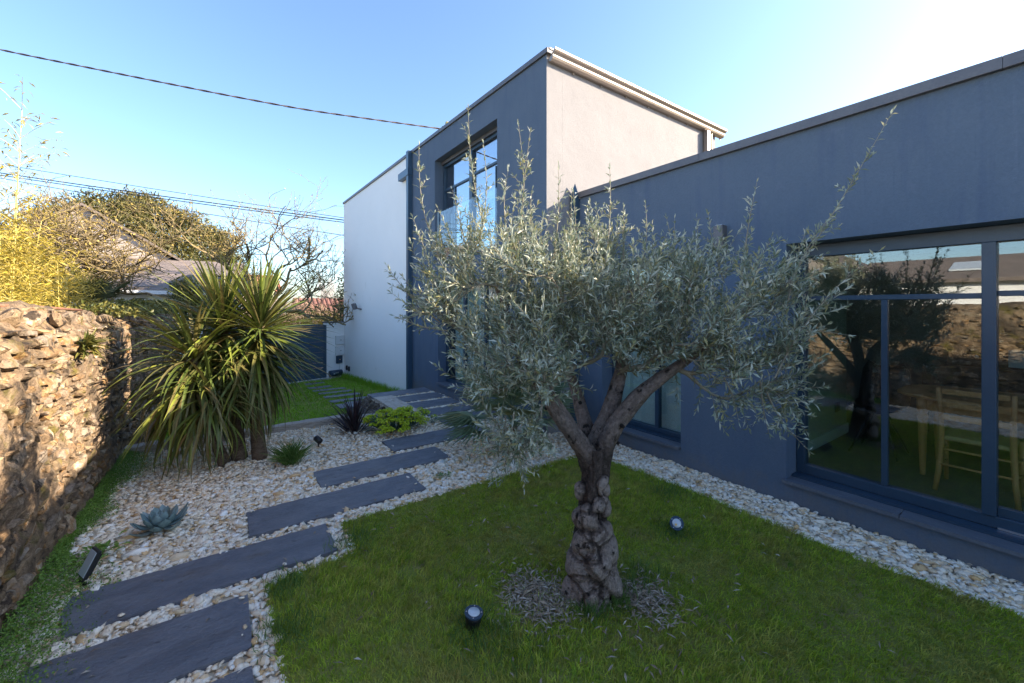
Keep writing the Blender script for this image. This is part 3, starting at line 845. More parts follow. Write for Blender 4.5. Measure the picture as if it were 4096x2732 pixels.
# weed growing from the wall
weed = thing('wall_plant', 'green leafy plant rooted high in the face of the stone wall', 'plant', (WX + .03, 4.94, 1.46))
k = 90
a = rng.normal(0, .9, k); e = rng.uniform(-.2, 1.3, k)
D = np.c_[np.cos(a) * np.cos(e), np.sin(a) * np.cos(e), np.sin(e)]
leaves_obj('leaf_rosette', np.array([[WX + .03, 4.94, 1.47]]) + rng.normal(0, .02, (k, 3)), D, np.c_[-D[:, 2] * 0 + .3, rng.normal(0, .3, k), np.ones(k)], rng.uniform(.08, .19, k), rng.uniform(.009, .016, k), M['ivy'], weed, bend=.3)
# hanging bramble stems
for i, (y0, z0, y1, z1, bow) in enumerate(((6.55, 1.25, 5.9, .55, .25), (6.0, 1.3, 3.2, .75, -.08))):
    t = np.linspace(0, 1, 14)
    P = np.c_[WX + .045 + .02 * np.sin(t * 5), y0 + (y1 - y0) * t + bow * np.sin(t * math.pi), z0 + (z1 - z0) * t - .1 * np.sin(t * math.pi)]
    b = MB(); b.tube(P, .0022, 5)
    tag(b.build('bramble_stem', M['cordy_bark'], None, True, at=tuple(P[0])), ['short bowed bramble stem near the shaded end of the stone wall', 'long thin bramble stem slanting across the sunlit stone wall'][i], 'stem', 'stems on the stone wall')

# ---------------------------------------------------------------- the house
HO = (6.0, 4.5, 0.0)
house = thing('house', 'modern grey and white house with flat roofed wing and two storey block', 'house', HO)
def roofz(y): return 5.45 + 0.0249 * (y - 4.52)

wall_x(4.35, 4.65, -6.0, 4.515, -.5, 3.44, [(-2.6, 1.67, .17, 2.42), (2.76, 3.97, .17, 2.42)]).build('wing_wall', M['plaster_grey'], house)
b = MB(); b.box(8.6, 8.9, -6, 4.515, -.5, 3.44); b.box(4.65, 8.6, -6.3, -6.0, -.5, 3.44)
b.build('wing_rear_wall', M['plaster_grey'], house)
MB().box(4.655, 8.595, -5.995, 4.51, 2.95, 3.15).build('wing_roof', M['coping'], house)
for a, c in ((-6.02, -2.4), (-2.399, .35), (.351, 2.52), (2.521, 4.40)):
    MB().box(4.305, 4.70, a, c, 3.44, 3.525).build('coping', M['coping'], house, bevel=.003)
b = MB(); b.box(8.55, 8.95, -6.02, 4.4, 3.44, 3.525); b.build('coping', M['coping'], house)

def tower_part(y0, y1, holes, m, name):
    mb = wall_x(3.80, 4.10, y0, y1, -1.4, 5.30, holes)
    for V in mb.v:
        k = np.abs(V[:, 2] - 5.30) < 1e-6
        V[k, 2] = roofz(V[k, 1])
    return mb.build(name, m, house)
o = tower_part(4.52, 9.85, [(5.82, 8.32, 2.80, 5.02), (5.70, 8.15, .16, 2.32)], M['plaster_grey'], 'tower_wall')
o.data.materials.append(M['plaster_beige'])
for p in o.data.polygons:
    if p.normal.y < -.9 and abs(p.center.y + HO[1] - 4.52) < 1e-3: p.material_index = 1
o = tower_part(9.854, 16.57, [], M['plaster_white'], 'white_wall')
o['label'] = 'white rendered far part of the two storey front wall'
b = MB(); b.box(4.101, 8.35, 4.52, 4.80, -.5, 5.40); b.build('end_wall', M['plaster_beige'], house)
b = MB(); b.box(8.05, 8.35, 4.80, 16.57, -1.4, 5.40); b.box(4.101, 8.05, 16.27, 16.57, -1.4, 5.7); b.build('rear_wall', M['plaster_white'], house)
# roof slab and edge trims
V = [(x, y, roofz(y) + dz) for dz in (-.15, -.02) for y in (4.53, 16.56) for x in (4.105, 8.34)]
MB().add(V, [(0, 2, 3, 1), (4, 5, 7, 6), (0, 1, 5, 4), (2, 6, 7, 3), (0, 4, 6, 2), (1, 3, 7, 5)]).build('roof', M['coping'], house)
for a, c in ((4.47, 9.72), (9.725, 16.60)):
    V = [(x, y, roofz(y) + dz) for dz in (.0, .075) for y in (a, c) for x in (3.765, 4.14)]
    MB().add(V, [(0, 2, 3, 1), (4, 5, 7, 6), (0, 1, 5, 4), (2, 6, 7, 3), (0, 4, 6, 2), (1, 3, 7, 5)]).build('coping', M['coping'], house, bevel=.006)
# ogee gutter along the sunlit end
prof = [(0, 5.345), (-.055, 5.345), (-.085, 5.365), (-.100, 5.395), (-.103, 5.42), (-.112, 5.435), (-.135, 5.447), (-.150, 5.465), (-.152, 5.492), (-.140, 5.497), (-.130, 5.48), (-.03, 5.40), (0, 5.40)]
n = len(prof); b = MB()
x0, x1 = 3.83, 8.55
V = [(x, 4.517 + p[0], p[1]) for x in (x0, x1) for p in prof]
b.add(V, [(i, (i + 1) % n, n + (i + 1) % n, n + i) for i in range(n)])
b.poly([V[i] for i in range(n)]); b.poly([V[2 * n - 1 - i] for i in range(n)])
gut = b.build('gutter', M['zinc'], house)
for x in np.arange(4.3, 8.5, .6): MB().box(x, x + .02, 4.495, 4.515, 5.318, 5.343).build('gutter_bracket', M['zinc'], gut)
MB().box(3.805, 8.50, 4.46, 4.515, 5.503, 5.53).build('roof_edge_trim', M['zinc'], house, bevel=.004)
b = MB(); b.box(7.87, 7.975, 4.41, 4.50, 3.0, 5.344); b.build('downpipe', M['zinc'], house, bevel=.012)
MB().box(8.10, 8.13, 4.45, 4.515, 3.0, 5.34).build('downpipe', M['zinc'], house, bevel=.008)
# navy rainwater pipe with hopper on the long front
pipe = MB().box(3.685, 3.797, 9.60, 9.735, -.34, 5.03).build('downpipe', M['navy_box'], house, bevel=.006)
pipe['label'] = 'navy rectangular downpipe between the white and grey walls'
b = MB(); b.box(3.672, 3.797, 9.585, 10.27, 5.034, 5.21); b.build('hopper', M['navy_box'], pipe, bevel=.005)
MB().box(3.685, 3.797, 9.60, 9.745, 5.213, roofz(9.6) + .06).build('hopper_neck', M['navy_box'], pipe, bevel=.005)
pipe2 = MB().box(4.245, 4.345, 4.405, 4.512, -.03, 3.52).build('downpipe', M['navy_box'], house, bevel=.006)
MB().tube([(4.295, 4.455, 3.525), (4.295, 4.455, 3.66)], [.06, .004], 4).build('pipe_finial', M['navy_box'], pipe2)

def rect_frame(mb, X0, X1, y0, y1, z0, z1, t, tb=None, tt=None):
    tb = tb or t; tt = tt or t
    mb.box(X0, X1, y0, y0 + t, z0, z1); mb.box(X0, X1, y1 - t, y1, z0, z1)
    mb.box(X0, X1, y0 + t, y1 - t, z0, z0 + tb); mb.box(X0, X1, y0 + t, y1 - t, z1 - tt, z1)
    return mb
def pane(parent, y0, y1, z0, z1, X, m='glass'):
    return MB().box(X, X + .008, y0, y1, z0, z1).build('pane', M[m], parent)

# big sliding door of the wing
sd_ = rect_frame(MB(), 4.57, 4.66, -2.595, 1.665, .225, 2.415, .065, .085, .115).build('sliding_door', M['navy'], house, bevel=.004)
sd_['label'] = 'large navy framed sliding door reflecting the olive tree'
MB().box(4.555, 4.665, .400, .472, .31, 2.30).build('mullion', M['navy'], sd_, bevel=.004)
MB().box(4.590, 4.640, .472, 1.600, 1.888, 1.930).build('transom', M['navy'], sd_, bevel=.003)
MB().box(4.590, 4.640, 1.000, 1.042, .31, 1.886).build('mullion', M['navy'], sd_, bevel=.003)
MB().box(4.605, 4.655, -2.53, .399, 1.905, 1.945).build('transom', M['navy'], sd_, bevel=.003)
MB().box(4.600, 4.655, -2.53, .398, .312, .37).build('bottom_rail', M['navy'], sd_)
MB().box(4.60, 4.655, -1.10, -1.03, .37, 2.30).build('mullion', M['navy'], sd_)
MB().box(4.560, 4.569, -2.5, .395, .226, .238).build('track', M['steel'], sd_)
pane(sd_, .472, 1.600, 1.930, 2.300, 4.612); pane(sd_, 1.042, 1.600, .31, 1.888, 4.612); pane(sd_, .472, 1.000, .31, 1.888, 4.612)
pane(sd_, -1.03, .400, 1.945, 2.30, 4.626); pane(sd_, -1.03, .400, .37, 1.905, 4.626); pane(sd_, -2.53, -1.10, .37, 1.905, 4.626); pane(sd_, -2.53, -1.10, 1.945, 2.30, 4.626)
MB().box(4.46, 4.568, -2.59, 1.664, .203, .224).build('threshold', M['navy'], sd_)
def sills(y0, y1, joints, X0, X1, z0, z1):
    e = [y0] + joints + [y1]
    for a, c in zip(e, e[1:]):
        V, F = slab_mesh(X0, X1, a + .002, c - .002, z0, z1, int(100 * c) % 97 + 400)
        link('window_sill', np_mesh('window_sill', V - np.array(HO), F), M['slate_sill'], house)
sills(-2.56, 1.690, [-.95, .872], 4.305, 4.57, .172, .202)
# smaller wing window with a pale curtain
w2 = rect_frame(MB(), 4.56, 4.64, 2.765, 3.965, .215, 2.415, .055).build('window', M['navy'], house, bevel=.003)
w2['label'] = 'tall navy window behind the olive trunk with pale curtain'
MB().box(4.565, 4.635, 3.21, 3.265, .27, 2.36).build('mullion', M['navy'], w2, bevel=.003)
pane(w2, 2.82, 3.21, .27, 2.36, 4.60); pane(w2, 3.265, 3.91, .27, 2.36, 4.60)
sills(2.765, 3.965, [3.31], 4.305, 4.56, .172, .202)
MB().box(4.46, 4.558, 2.768, 3.962, .203, .214).build('window_ledge', M['navy'], w2)
def curtain(name, y0, y1, z0, z1, X, parent, waves=9, amp=.03):
    n = 90; y = np.linspace(y0, y1, n); xx = X + amp * np.sin(np.linspace(0, waves * 6.28, n)) + rng.normal(0, .002, n)
    G = np.concatenate([np.c_[xx, y, np.full(n, z)] for z in (z0, z1)])
    i = np.arange(n - 1)
    return MB().add(G, np.stack([i, i + 1, i + 1 + n, i + n], 1)).build(name, M['curtain'], parent, smooth=True)
curtain('curtain', 2.79, 3.94, .24, 2.36, 4.72, w2, 6, .015)
# tower ground floor door
td = rect_frame(MB(), 3.985, 4.06, 5.705, 8.145, .20, 2.315, .065).build('patio_door', M['navy'], house, bevel=.004)
for y_ in (6.49, 7.30): MB().box(3.99, 4.055, y_, y_ + .06, .265, 2.25).build('mullion', M['navy'], td, bevel=.003)
for a, c in ((5.77, 6.49), (6.55, 7.30), (7.36, 8.08)): pane(td, a, c, .265, 2.25, 4.02, 'glass')
curtain('curtain', 5.8, 8.05, .28, 2.3, 4.18, td, 16, .025)
sills(5.705, 8.145, [6.9], 3.755, 3.985, .162, .198)
# tower upper window
uw = rect_frame(MB(), 4.00, 4.075, 5.825, 8.315, 2.84, 4.945, .06).build('upper_window', M['navy'], house, bevel=.004)
uw['label'] = 'upper floor navy window reflecting blue sky with a glass guard'
MB().box(3.985, 4.075, 7.00, 7.115, 2.90, 4.885).build('mullion', M['navy'], uw, bevel=.004)
for a, c, zz in ((7.115, 8.255, 4.36), (5.885, 7.00, 4.40)): MB().box(4.01, 4.06, a, c, zz, zz + .045).build('transom', M['navy'], uw, bevel=.003)
for y_ in (7.78, 6.18): MB().box(4.012, 4.058, y_, y_ + .028, 2.90, 4.36).build('muntin', M['navy'], uw)
for a, c, zz in ((7.115, 8.255, 4.36), (5.885, 7.00, 4.40)):
    pane(uw, a, c, 2.90, zz, 4.035, 'glass2'); pane(uw, a, c, zz + .045, 4.885, 4.035, 'glass2')
MB().box(3.96, 4.10, 5.823, 8.317, 4.948, 5.018).build('shutter_box', M['coping'], uw)
MB().box(3.865, 3.877, 5.85, 8.29, 2.86, 3.885).build('glass_guard', M['glass3'], uw)
MB().box(3.855, 3.887, 5.824, 5.85, 2.86, 3.90).build('guard_rail', M['steel'], uw); MB().box(3.855, 3.887, 8.29, 8.316, 2.86, 3.90).build('guard_rail', M['steel'], uw)
MB().box(3.77, 4.0, 5.80, 8.34, 2.805, 2.838).build('window_sill', M['coping'], house, bevel=.003)
MB().tube([(3.99, 7.06, 3.75), (3.955, 7.06, 3.75), (3.955, 7.06, 3.87)], .008, 6).build('handle', M['steel'], uw, True)

# rooms behind the glass
b = MB(); b.box(4.655, 8.59, -5.99, 4.50, .10, .24); b.box(4.105, 8.04, 4.81, 16.2, 2.55, 2.70); b.box(4.105, 8.04, 4.81, 16.2, .0, .15)
tag(b.build('interior_floor', M['floor_in']), kind='structure')
b = MB(); b.box(4.655, 8.59, -5.99, 4.50, 2.60, 2.70)
tag(b.build('interior_ceiling', M['wall_dark']), kind='structure')
b = MB(); b.box(8.3, 8.58, -5.98, 4.48, .24, 2.6); b.box(4.66, 8.3, 4.40, 4.49, .24, 2.6); b.box(4.66, 8.3, -5.98, -5.8, .24, 2.6); b.box(6.3, 6.4, 4.9, 16, .15, 5.2)
tag(b.build('interior_wall_rear', M['wall_dark']), kind='structure')
b = MB(); b.box(4.665, 6.46, 1.80, 1.90, .24, 2.6)
pw = tag(b.build('interior_wall', M['wall_in'], at=(5.5, 1.85, .24)), kind='structure')
pw.data.transform(Matrix.Translation((0, 0, 0)))
MB().box(4.665, 6.47, 1.78, 1.80, .24, .36).build('skirting', M['base_in'], pw, bevel=.004)
MB().box(6.05, 6.19, 1.79, 1.80, .55, .66).build('wall_socket', M['black'], pw)

# dining table with oval top
def turned_leg(mb, x, y, z0, z1, r0):
    zz = np.array([0, .02, .06, .25, .55, .72, .74, .78, .80, .84, 1.0])
    rr = np.array([.55, .6, .62, .75, .95, 1.0, 1.18, 1.18, .9, 1.25, 1.25]) * r0
    P = np.c_[np.full(11, x), np.full(11, y), z0 + (z1 - z0) * zz]
    mb.tube(P, rr, 10)
tb = thing('dining_table', 'oval oak dining table seen through the sliding door', 'table', (5.75, .25, .24))
n = 36; t = np.arange(n) / n * 6.2832
ex = np.sign(np.cos(t)) * np.abs(np.cos(t)) ** .55; ey = np.sign(np.sin(t)) * np.abs(np.sin(t)) ** .55
b = MB(); ring = lambda s, z: np.c_[5.75 + .46 * s * ex, .25 + .90 * s * ey, np.full(n, z)]
Vt = np.concatenate([ring(.97, .965), ring(1, .975), ring(1, .99), ring(.98, 1.0)])
i = np.arange(n)
b.add(Vt, np.concatenate([np.stack([k_ * n + i, k_ * n + (i + 1) % n, (k_ + 1) * n + (i + 1) % n, (k_ + 1) * n + i], 1) for k_ in range(3)]))
b.poly([tuple(p) for p in Vt[3 * n:]]); b.poly([tuple(p) for p in Vt[:n][::-1]])
b.build('table_top', M['oak'], tb)
rect_ap = MB(); rect_ap.box(5.40, 5.42, -.45, .95, .86, .964); rect_ap.box(6.08, 6.10, -.45, .95, .86, .964); rect_ap.box(5.42, 6.08, .93, .95, .86, .964); rect_ap.box(5.42, 6.08, -.45, -.43, .86, .964)
rect_ap.build('apron', M['oak'], tb)
for x in (5.42, 6.08):
    for y_ in (-.43, .93):
        b = MB(); turned_leg(b, x, y_, .24, .964, .034); b.build('leg', M['oak'], tb, True)
for i_, (x, y_) in enumerate(((5.62, .72), (5.62, .05), (5.95, .35))):
    b = MB(); tt = np.arange(24) / 24 * 6.2832
    b.poly([(x + .16 * math.cos(a), y_ + .20 * math.sin(a), 1.006) for a in tt]); b.poly([(x + .16 * math.cos(a), y_ + .20 * math.sin(a), 1.002) for a in tt[::-1]])
    tag(b.build('placemat', M['rush'], at=(x, y_, 1.002)), ['oval woven placemat at the near left end of the table', 'oval woven placemat at the middle of the table edge by the glass', 'oval woven placemat on the far side of the table'][i_], 'placemat', 'placemats on the dining table')
ch = thing('dining_chair', 'light wooden dining chair with woven seat beside the sliding door', 'chair', (5.25, .55, .24))
for y_ in (.36, .76):
    s = 1 if y_ > .5 else -1
    b = MB(); b.tube([(5.05, y_ + .03 * s, .24), (5.09, y_ + .012 * s, .42), (5.11, y_, .68), (5.085, y_, .92), (5.05, y_ + .01 * s, 1.13)], [.017, .02, .022, .019, .015], 8); b.build('back_leg', M['oak'], ch, True)
    b = MB(); b.tube([(5.46, y_ + .02 * s, .24), (5.455, y_ + .02 * s, .70)], [.015, .02], 8); b.build('front_leg', M['oak'], ch, True)
    b = MB(); b.tube([(5.08, y_, .45), (5.455, y_ + .02 * s, .42)], .01, 6); b.tube([(5.09, y_, .58), (5.455, y_ + .02 * s, .55)], .01, 6); b.build('side_stretcher', M['oak'], ch, True)
b = MB(); b.tube([(5.08, .36, .47), (5.08, .76, .47)], .01, 6); b.tube([(5.10, .36, .60), (5.10, .76, .60)], .01, 6); b.build('rear_stretcher', M['oak'], ch, True)
MB().box(5.10, 5.48, .35, .77, .675, .715).build('seat', M['rush'], ch, bevel=.015)
for zz in (.86, .97, 1.08): MB().box(5.06, 5.08, .37, .75, zz, zz + .045).build('back_slat', M['oak'], ch, bevel=.005)
bc = thing('black_chair', 'black shell chair at the end of the dining table', 'chair', (5.85, 1.35, .24))
G = []
for k_, (x, z, w_) in enumerate(((5.60, .70, .20), (5.80, .68, .22), (6.02, .70, .22), (6.10, .85, .22), (6.13, 1.05, .2), (6.14, 1.15, .15))):
    for s in (-1, -.5, 0, .5, 1): G.append((x, 1.35 + w_ * s, z + .06 * s * s))
i, j = np.meshgrid(np.arange(5), np.arange(4), indexing='ij'); a_ = i * 5 + j
o = MB().add(G, np.stack([a_, a_ + 1, a_ + 6, a_ + 5], -1).reshape(-1, 4)).build('shell', M['black'], bc, True)
o.modifiers.new('thick', 'SOLIDIFY').thickness = .02
for sx, sy in ((-1, -1), (-1, 1), (1, -1), (1, 1)):
    b = MB(); b.tube([(5.86 + .05 * sx, 1.35 + .05 * sy, .68), (5.86 + .22 * sx, 1.35 + .2 * sy, .24)], [.014, .01], 6); b.build('leg', M['black'], bc, True)
cb = thing('sideboard', 'dark wooden writing desk with small drawers at the back of the room', 'desk', (7.6, .5, .24))
MB().box(7.25, 8.0, -.6, 1.25, .55, 1.10).build('body', M['darkwood'], cb, bevel=.006)
for x in (7.28, 7.94):
    for y_ in (-.57, 1.19): MB().box(x, x + .05, y_, y_ + .05, .24, .55).build('leg', M['darkwood'], cb)
MB().box(7.40, 8.0, -.45, 1.05, 1.104, 1.36).build('upper_case', M['darkwood'], cb, bevel=.005)
for k_, (a, c, m_) in enumerate(((.60, 1.0, 'darkwood'), (.13, .56, 'paleblue'), (-.38, .09, 'darkwood'))):
    d_ = MB().box(7.385, 7.40, a, c, 1.13, 1.33).build('drawer', M[m_], cb, bevel=.003)
    V, F = tube([(7.384, (a + c) / 2, 1.23), (7.36, (a + c) / 2, 1.23)], [.012, .02], 10)
    MB().add(V, F).build('knob', M['white_plastic'], d_, True)
MB().box(7.35, 7.99, .2, .7, 1.363, 1.385).build('tray', M['oak'], cb)
pt = thing('flower_pot', 'white patterned plant pot on the dining table at the right edge', 'plant pot', (5.75, .02, 1.01))
b = MB(); b.tube([(5.75, .02, 1.01), (5.75, .02, 1.20)], [.085, .10], 20); b.build('pot', M['pot'], pt, False)
k = 40; a = rng.uniform(0, 6.28, k)
leaves_obj('pot_leaves', np.tile([[5.75, .02, 1.19]], (k, 1)), np.c_[np.cos(a) * .6, np.sin(a) * .6, np.ones(k)], rand_dirs(k), rng.uniform(.1, .22, k), np.full(k, .012), M['fan'], pt, bend=.3)
jr = thing('glass_jar', 'ribbed glass jar on the dining table beside the white pot', 'jar', (5.68, .22, 1.01))
b = MB(); b.tube([(5.68, .22, 1.01), (5.68, .22, 1.13), (5.68, .22, 1.15)], [.045, .045, .038], 14); b.build('jar', M['glass3'], jr, True)
MB().tube([(5.68, .22, 1.151), (5.68, .22, 1.175)], [.04, .04], 14).build('lid', M['steel'], jr, True)

# wall lamp on the wing
wl = thing('wall_lamp', 'small grey box wall lamp on the wing wall above the olive crown', 'wall lamp', (4.34, 2.27, 2.55))
MB().box(4.255, 4.348, 2.225, 2.325, 2.435, 2.685).build('lamp_body', M['coping'], wl, bevel=.004)
MB().box(4.27, 4.335, 2.24, 2.31, 2.686, 2.69).build('lamp_lens', M['lens'], wl)
# things on the white wall
fl = thing('wall_floodlight', 'small tilted floodlight on a bracket on the white wall', 'floodlight', (3.79, 14.3, 1.8))
u = unit(np.array([[-.75, .45, -.3]]))[0]; v = unit(np.cross(u, [0, 0, 1])[None])[0]; w_ = np.cross(v, u)
MB().tube([(3.798, 14.1, 1.74), (3.70, 14.18, 1.76)], .02, 8).build('bracket', M['coping'], fl, True)
MB().obox((3.62, 14.3, 1.83), (u, v, w_), (.05, .13, .10)).build('lamp_head', M['coping'], fl, bevel=.01)
MB().obox(np.array((3.62, 14.3, 1.83)) + u * .052, (u, v, w_), (.004, .11, .08)).build('lamp_lens', M['lens'], fl)
cc = thing('security_camera', 'small dark camera on the white wall at its far corner', 'camera', (3.79, 16.0, 1.78))
MB().tube([(3.798, 15.95, 1.80), (3.62, 15.95, 1.80)], .022, 8).build('camera_arm', M['black'], cc, True)
MB().box(3.50, 3.66, 15.90, 16.0, 1.70, 1.79).build('camera_head', M['black'], cc, bevel=.01)
for i_, y_ in enumerate((15.62, 15.95)):
    s_ = thing('wall_socket', ['right hand of the two small dark sockets low on the white wall', 'left hand of the two small dark sockets low on the white wall'][i_], 'socket', (3.795, y_, -.5), 'sockets on the white wall')
    MB().box(3.745, 3.798, y_, y_ + .09, -.53, -.36).build('socket_box', M['black'], s_, bevel=.01)
    MB().box(3.735, 3.744, y_ + .01, y_ + .08, -.50, -.40).build('socket_cover', M['coping'], s_)

# ---------------------------------------------------------------- gate and its pillar
gd = unit(np.array([[.96, .29, 0]]))[0]; gn = np.array([gd[1], -gd[0], 0]); up = np.array([0, 0, 1.0])
gp = thing('gate_pillar', 'short white wall with dark cap between the blue gate and the house', 'wall', (3.45, 16.37, -.85))
c0 = np.array([3.13, 16.27, 0]); c1 = c0 + gd * .69
MB().obox((c0 + c1) / 2 - gn * .13 + up * .16, (gd, gn, up), (.345, .13, 1.06)).build('pillar', M['plaster_white'], gp)
MB().obox((c0 + c1) / 2 - gn * .13 + up * 1.242, (gd, gn, up), (.36, .15, .022)).build('cap', M['coping'], gp, bevel=.004)
gate = thing('driveway_gate', 'navy blue boarded driveway gate behind the palm', 'gate', (1.3, 15.7, -.85))
g0 = c0 - gd * .02; GL = 3.75
for k_ in range(10):
    z0 = -.78 + k_ * .190
    MB().obox(g0 - gd * (GL / 2) + up * (z0 + .093), (gd, gn, up), (GL / 2 - .09, .02, .0915)).build('board', M['navy_box'], gate, bevel=.004)
for t in (.045, GL - .045):
    MB().obox(g0 - gd * t + up * .17 - gn * .0, (gd, gn, up), (.044, .035, .985)).build('gate_post', M['navy_box'], gate, bevel=.004)
MB().obox(g0 - gd * (GL / 2) + up * 1.15, (gd, gn, up), (GL / 2 - .09, .03, .022)).build('top_rail', M['navy_box'], gate)
MB().obox(g0 - gd * (GL / 2) + up * -.79 + gn * .045, (gd, gn, up), (GL / 2, .02, .012)).build('guide_rail', M['white_plastic'], gate)
gp2 = thing('gate_pillar', 'white gate pillar at the stone wall, mostly hidden by the palm', 'wall', (-.75, 15.05, -.8))
MB().obox(g0 - gd * (GL + .25) - gn * .1 + up * .2, (gd, gn, up), (.24, .13, 1.06)).build('pillar', M['plaster_white'], gp2)
MB().obox(g0 - gd * (GL + .25) - gn * .1 + up * 1.282, (gd, gn, up), (.26, .15, .02)).build('cap', M['coping'], gp2)
th_ = MB(); th_.obox(g0 - gd * 1.9 + up * -.86 + gn * .22, (gd, gn, up), (2.0, .16, .07))
tag(th_.build('gate_threshold', M['paving']), kind='structure')
def on_pillar(X): return c0 + gd * ((X - c0[0]) / gd[0])
for nm, lb, ct, xa, xb, za, zb, dp, m_ in (
    ('meter_box', 'upper white meter box on the gate pillar', 'meter box', 3.44, 3.77, .40, .735, .07, 'white_plastic'),
    ('meter_box', 'lower white meter box on the gate pillar', 'meter box', 3.44, 3.77, .0, .335, .07, 'white_plastic'),
    ('intercom_box', 'dark green intercom box under the meter boxes', 'intercom', 3.47, 3.70, -.306, -.02, .05, 'navy')):
    p = (on_pillar(xa) + on_pillar(xb)) / 2 + gn * (dp / 2 + .003) + up * (za + zb) / 2
    t_ = thing(nm, lb, ct, tuple(p), 'boxes on the gate pillar')
    hw = (xb - xa) / 2 / gd[0]
    MB().obox(p, (gd, gn, up), (hw, dp / 2, (zb - za) / 2)).build('box_body', M[m_], t_, bevel=.008)
    MB().obox(p + gn * (dp / 2 + .004), (gd, gn, up), (hw * .92, .003, (zb - za) / 2 * .92)).build('box_door', M[m_], t_, bevel=.002)
    MB().obox(p + gn * (dp / 2 + .010) + gd * hw * .1, (gd, gn, up), (.018, .003, .014)).build('latch', M['led' if nm == 'intercom_box' else 'coping'], t_)
cw = MB(); p = on_pillar(3.60) + gn * .02
cw.tube([p + up * -.31, p + up * -.80], .012, 6)
tag(cw.build('cable_conduit', M['white_plastic'], None, True, at=tuple(p)), 'pale conduit running down from the intercom box', 'conduit')
p0 = on_pillar(3.19) + gn * .12 + up * -.64; p1 = on_pillar(3.62) + gn * .12 + up * -.64
mbx = thing('letter_box', 'dark rounded letter box low on the gate pillar', 'letter box', tuple(p0))
MB().tube([p0, p1], .11, 20).build('box_body', M['navy'], mbx, True)
MB().obox((p0 + p1) / 2 + gn * .112 + up * .02, (gd, gn, up), (.06, .004, .025)).build('badge', M['steel'], mbx)
MB().obox(p0 * .75 + p1 * .25 + gn * .112 - up * .01, (gd, gn, up), (.03, .004, .02)).build('name_plate', M['lens'], mbx)

# ---------------------------------------------------------------- olive tree
tree = thing('olive_tree', 'gnarled olive tree with silvery crown standing in the lawn', 'tree', (TX, TY, 0))
def trunk_mesh():
    nz, na = 150, 110
    zz = np.linspace(-.03, .93, nz); ph = np.arange(na) / na * 2 * math.pi
    Z, A = np.meshgrid(zz, ph, indexing='ij')
    cx = -.005 - .02 * np.sin(Z * 4.0); cy = .012 * np.sin(Z * 5 + 1)
    base = np.interp(Z, [-.03, .05, .15, .28, .42, .55, .70, .82, .93], [.175, .150, .136, .127, .108, .098, .094, .098, .102])
    base = base * (1 + .16 * np.clip(1 - Z / .16, 0, 1) * np.sin(5 * A + 1))
    rad = base * (.90 + .06 * np.sin(3 * A + Z * 4) + .04 * np.sin(5 * A - Z * 7))
    pale = np.full_like(Z, .14) + .10 * np.sin(A * 9 + Z * 25) * np.sin(Z * 40 + A * 3)
    r = np.random.default_rng(21)
    # burls: (height, angle, size, bulge); angles are seen from the house-to-wall view side
    va = math.atan2(-TY, -TX)          # direction towards the viewer
    B = [(.10, va + .25, .10, .055), (.24, va + .35, .10, .075), (.20, va - .75, .11, .06), (.40, va + .05, .085, .055), (.43, va + .75, .075, .05), (.36, va - .55, .08, .05), (.52, va - .35, .075, .055), (.50, va - .95, .06, .05),
         (.30, va + 1.1, .10, .06), (.12, va + 1.0, .10, .06), (.08, va - .35, .10, .05), (.66, va - 1.25, .05, .04), (.60, va + .45, .055, .03), (.72, va + .6, .05, .02), (.62, va + .9, .04, .02), (.56, va + 1.1, .05, .03), (.68, va + 1.0, .04, .02), (.02, va + .2, .09, .04), (.03, va - .9, .10, .05), (.33, va - .05, .05, .03)]
    for _ in range(4):
        B.append((r.uniform(0, .62), r.uniform(0, 6.28), r.uniform(.03, .09), r.uniform(.012, .045)))
    B = [(z_, a_, s_, h_, r.uniform(.75, 1.5), r.uniform(-.6, .6)) for z_, a_, s_, h_ in B]
    for z0, a0, s, h, asp, tl in B:
        da = (A - a0 + math.pi) % (2 * math.pi) - math.pi
        uu = (Z - z0) * math.cos(tl) + da * base * math.sin(tl); vv = -(Z - z0) * math.sin(tl) + da * base * math.cos(tl)
        d = np.hypot(uu / asp ** .5, vv * asp ** .5) / s
        d = d * (1 + .10 * np.sin(3 * np.arctan2(vv, uu) + z0 * 30) + .06 * np.sin(5 * np.arctan2(vv, uu) + a0 * 3))
        cap_ = np.sqrt(np.clip(1 - d ** 2, 0, None))
        new = base * .92 + h * cap_ * 1.05
        w_ = (new > rad) & (d < 1)
        rad = np.where(w_, new, rad)
        pale = np.where(w_, np.clip(.42 + .60 * cap_ ** 1.5 + r.normal(0, .08), 0, 1), pale)
        crack = (d > .93) & (d < 1.18)
        pale = np.where(crack & ~w_, pale * .55, pale)
        rad = np.where(crack & ~w_, rad - .010 * (1 - np.abs(d - 1.05) / .13).clip(0, 1), rad)
    # upper dark fissured bark
    fiss = np.sin(A * 17 + 2.2 * np.sin(Z * 22)) * np.sin(Z * 8 + A * 2)
    upm = np.clip((Z - .5) / .12, 0, 1)
    rad += upm * .004 * fiss
    pale = pale * (1 - .15 * upm) + .16 * upm + rng.normal(0, .05, pale.shape)
    V = np.stack([cx + rad * np.cos(A), cy + rad * np.sin(A), Z], -1).reshape(-1, 3)
    i, j = np.meshgrid(np.arange(nz - 1), np.arange(na), indexing='ij')
    a = i * na + j; c = i * na + (j + 1) % na
    F = np.stack([a, c, c + na, a + na], -1).reshape(-1, 4)
    return np_mesh('trunk', V, F, True, np.clip(pale.ravel(), 0, 1))
link('trunk', trunk_mesh(), M['bark'], tree)
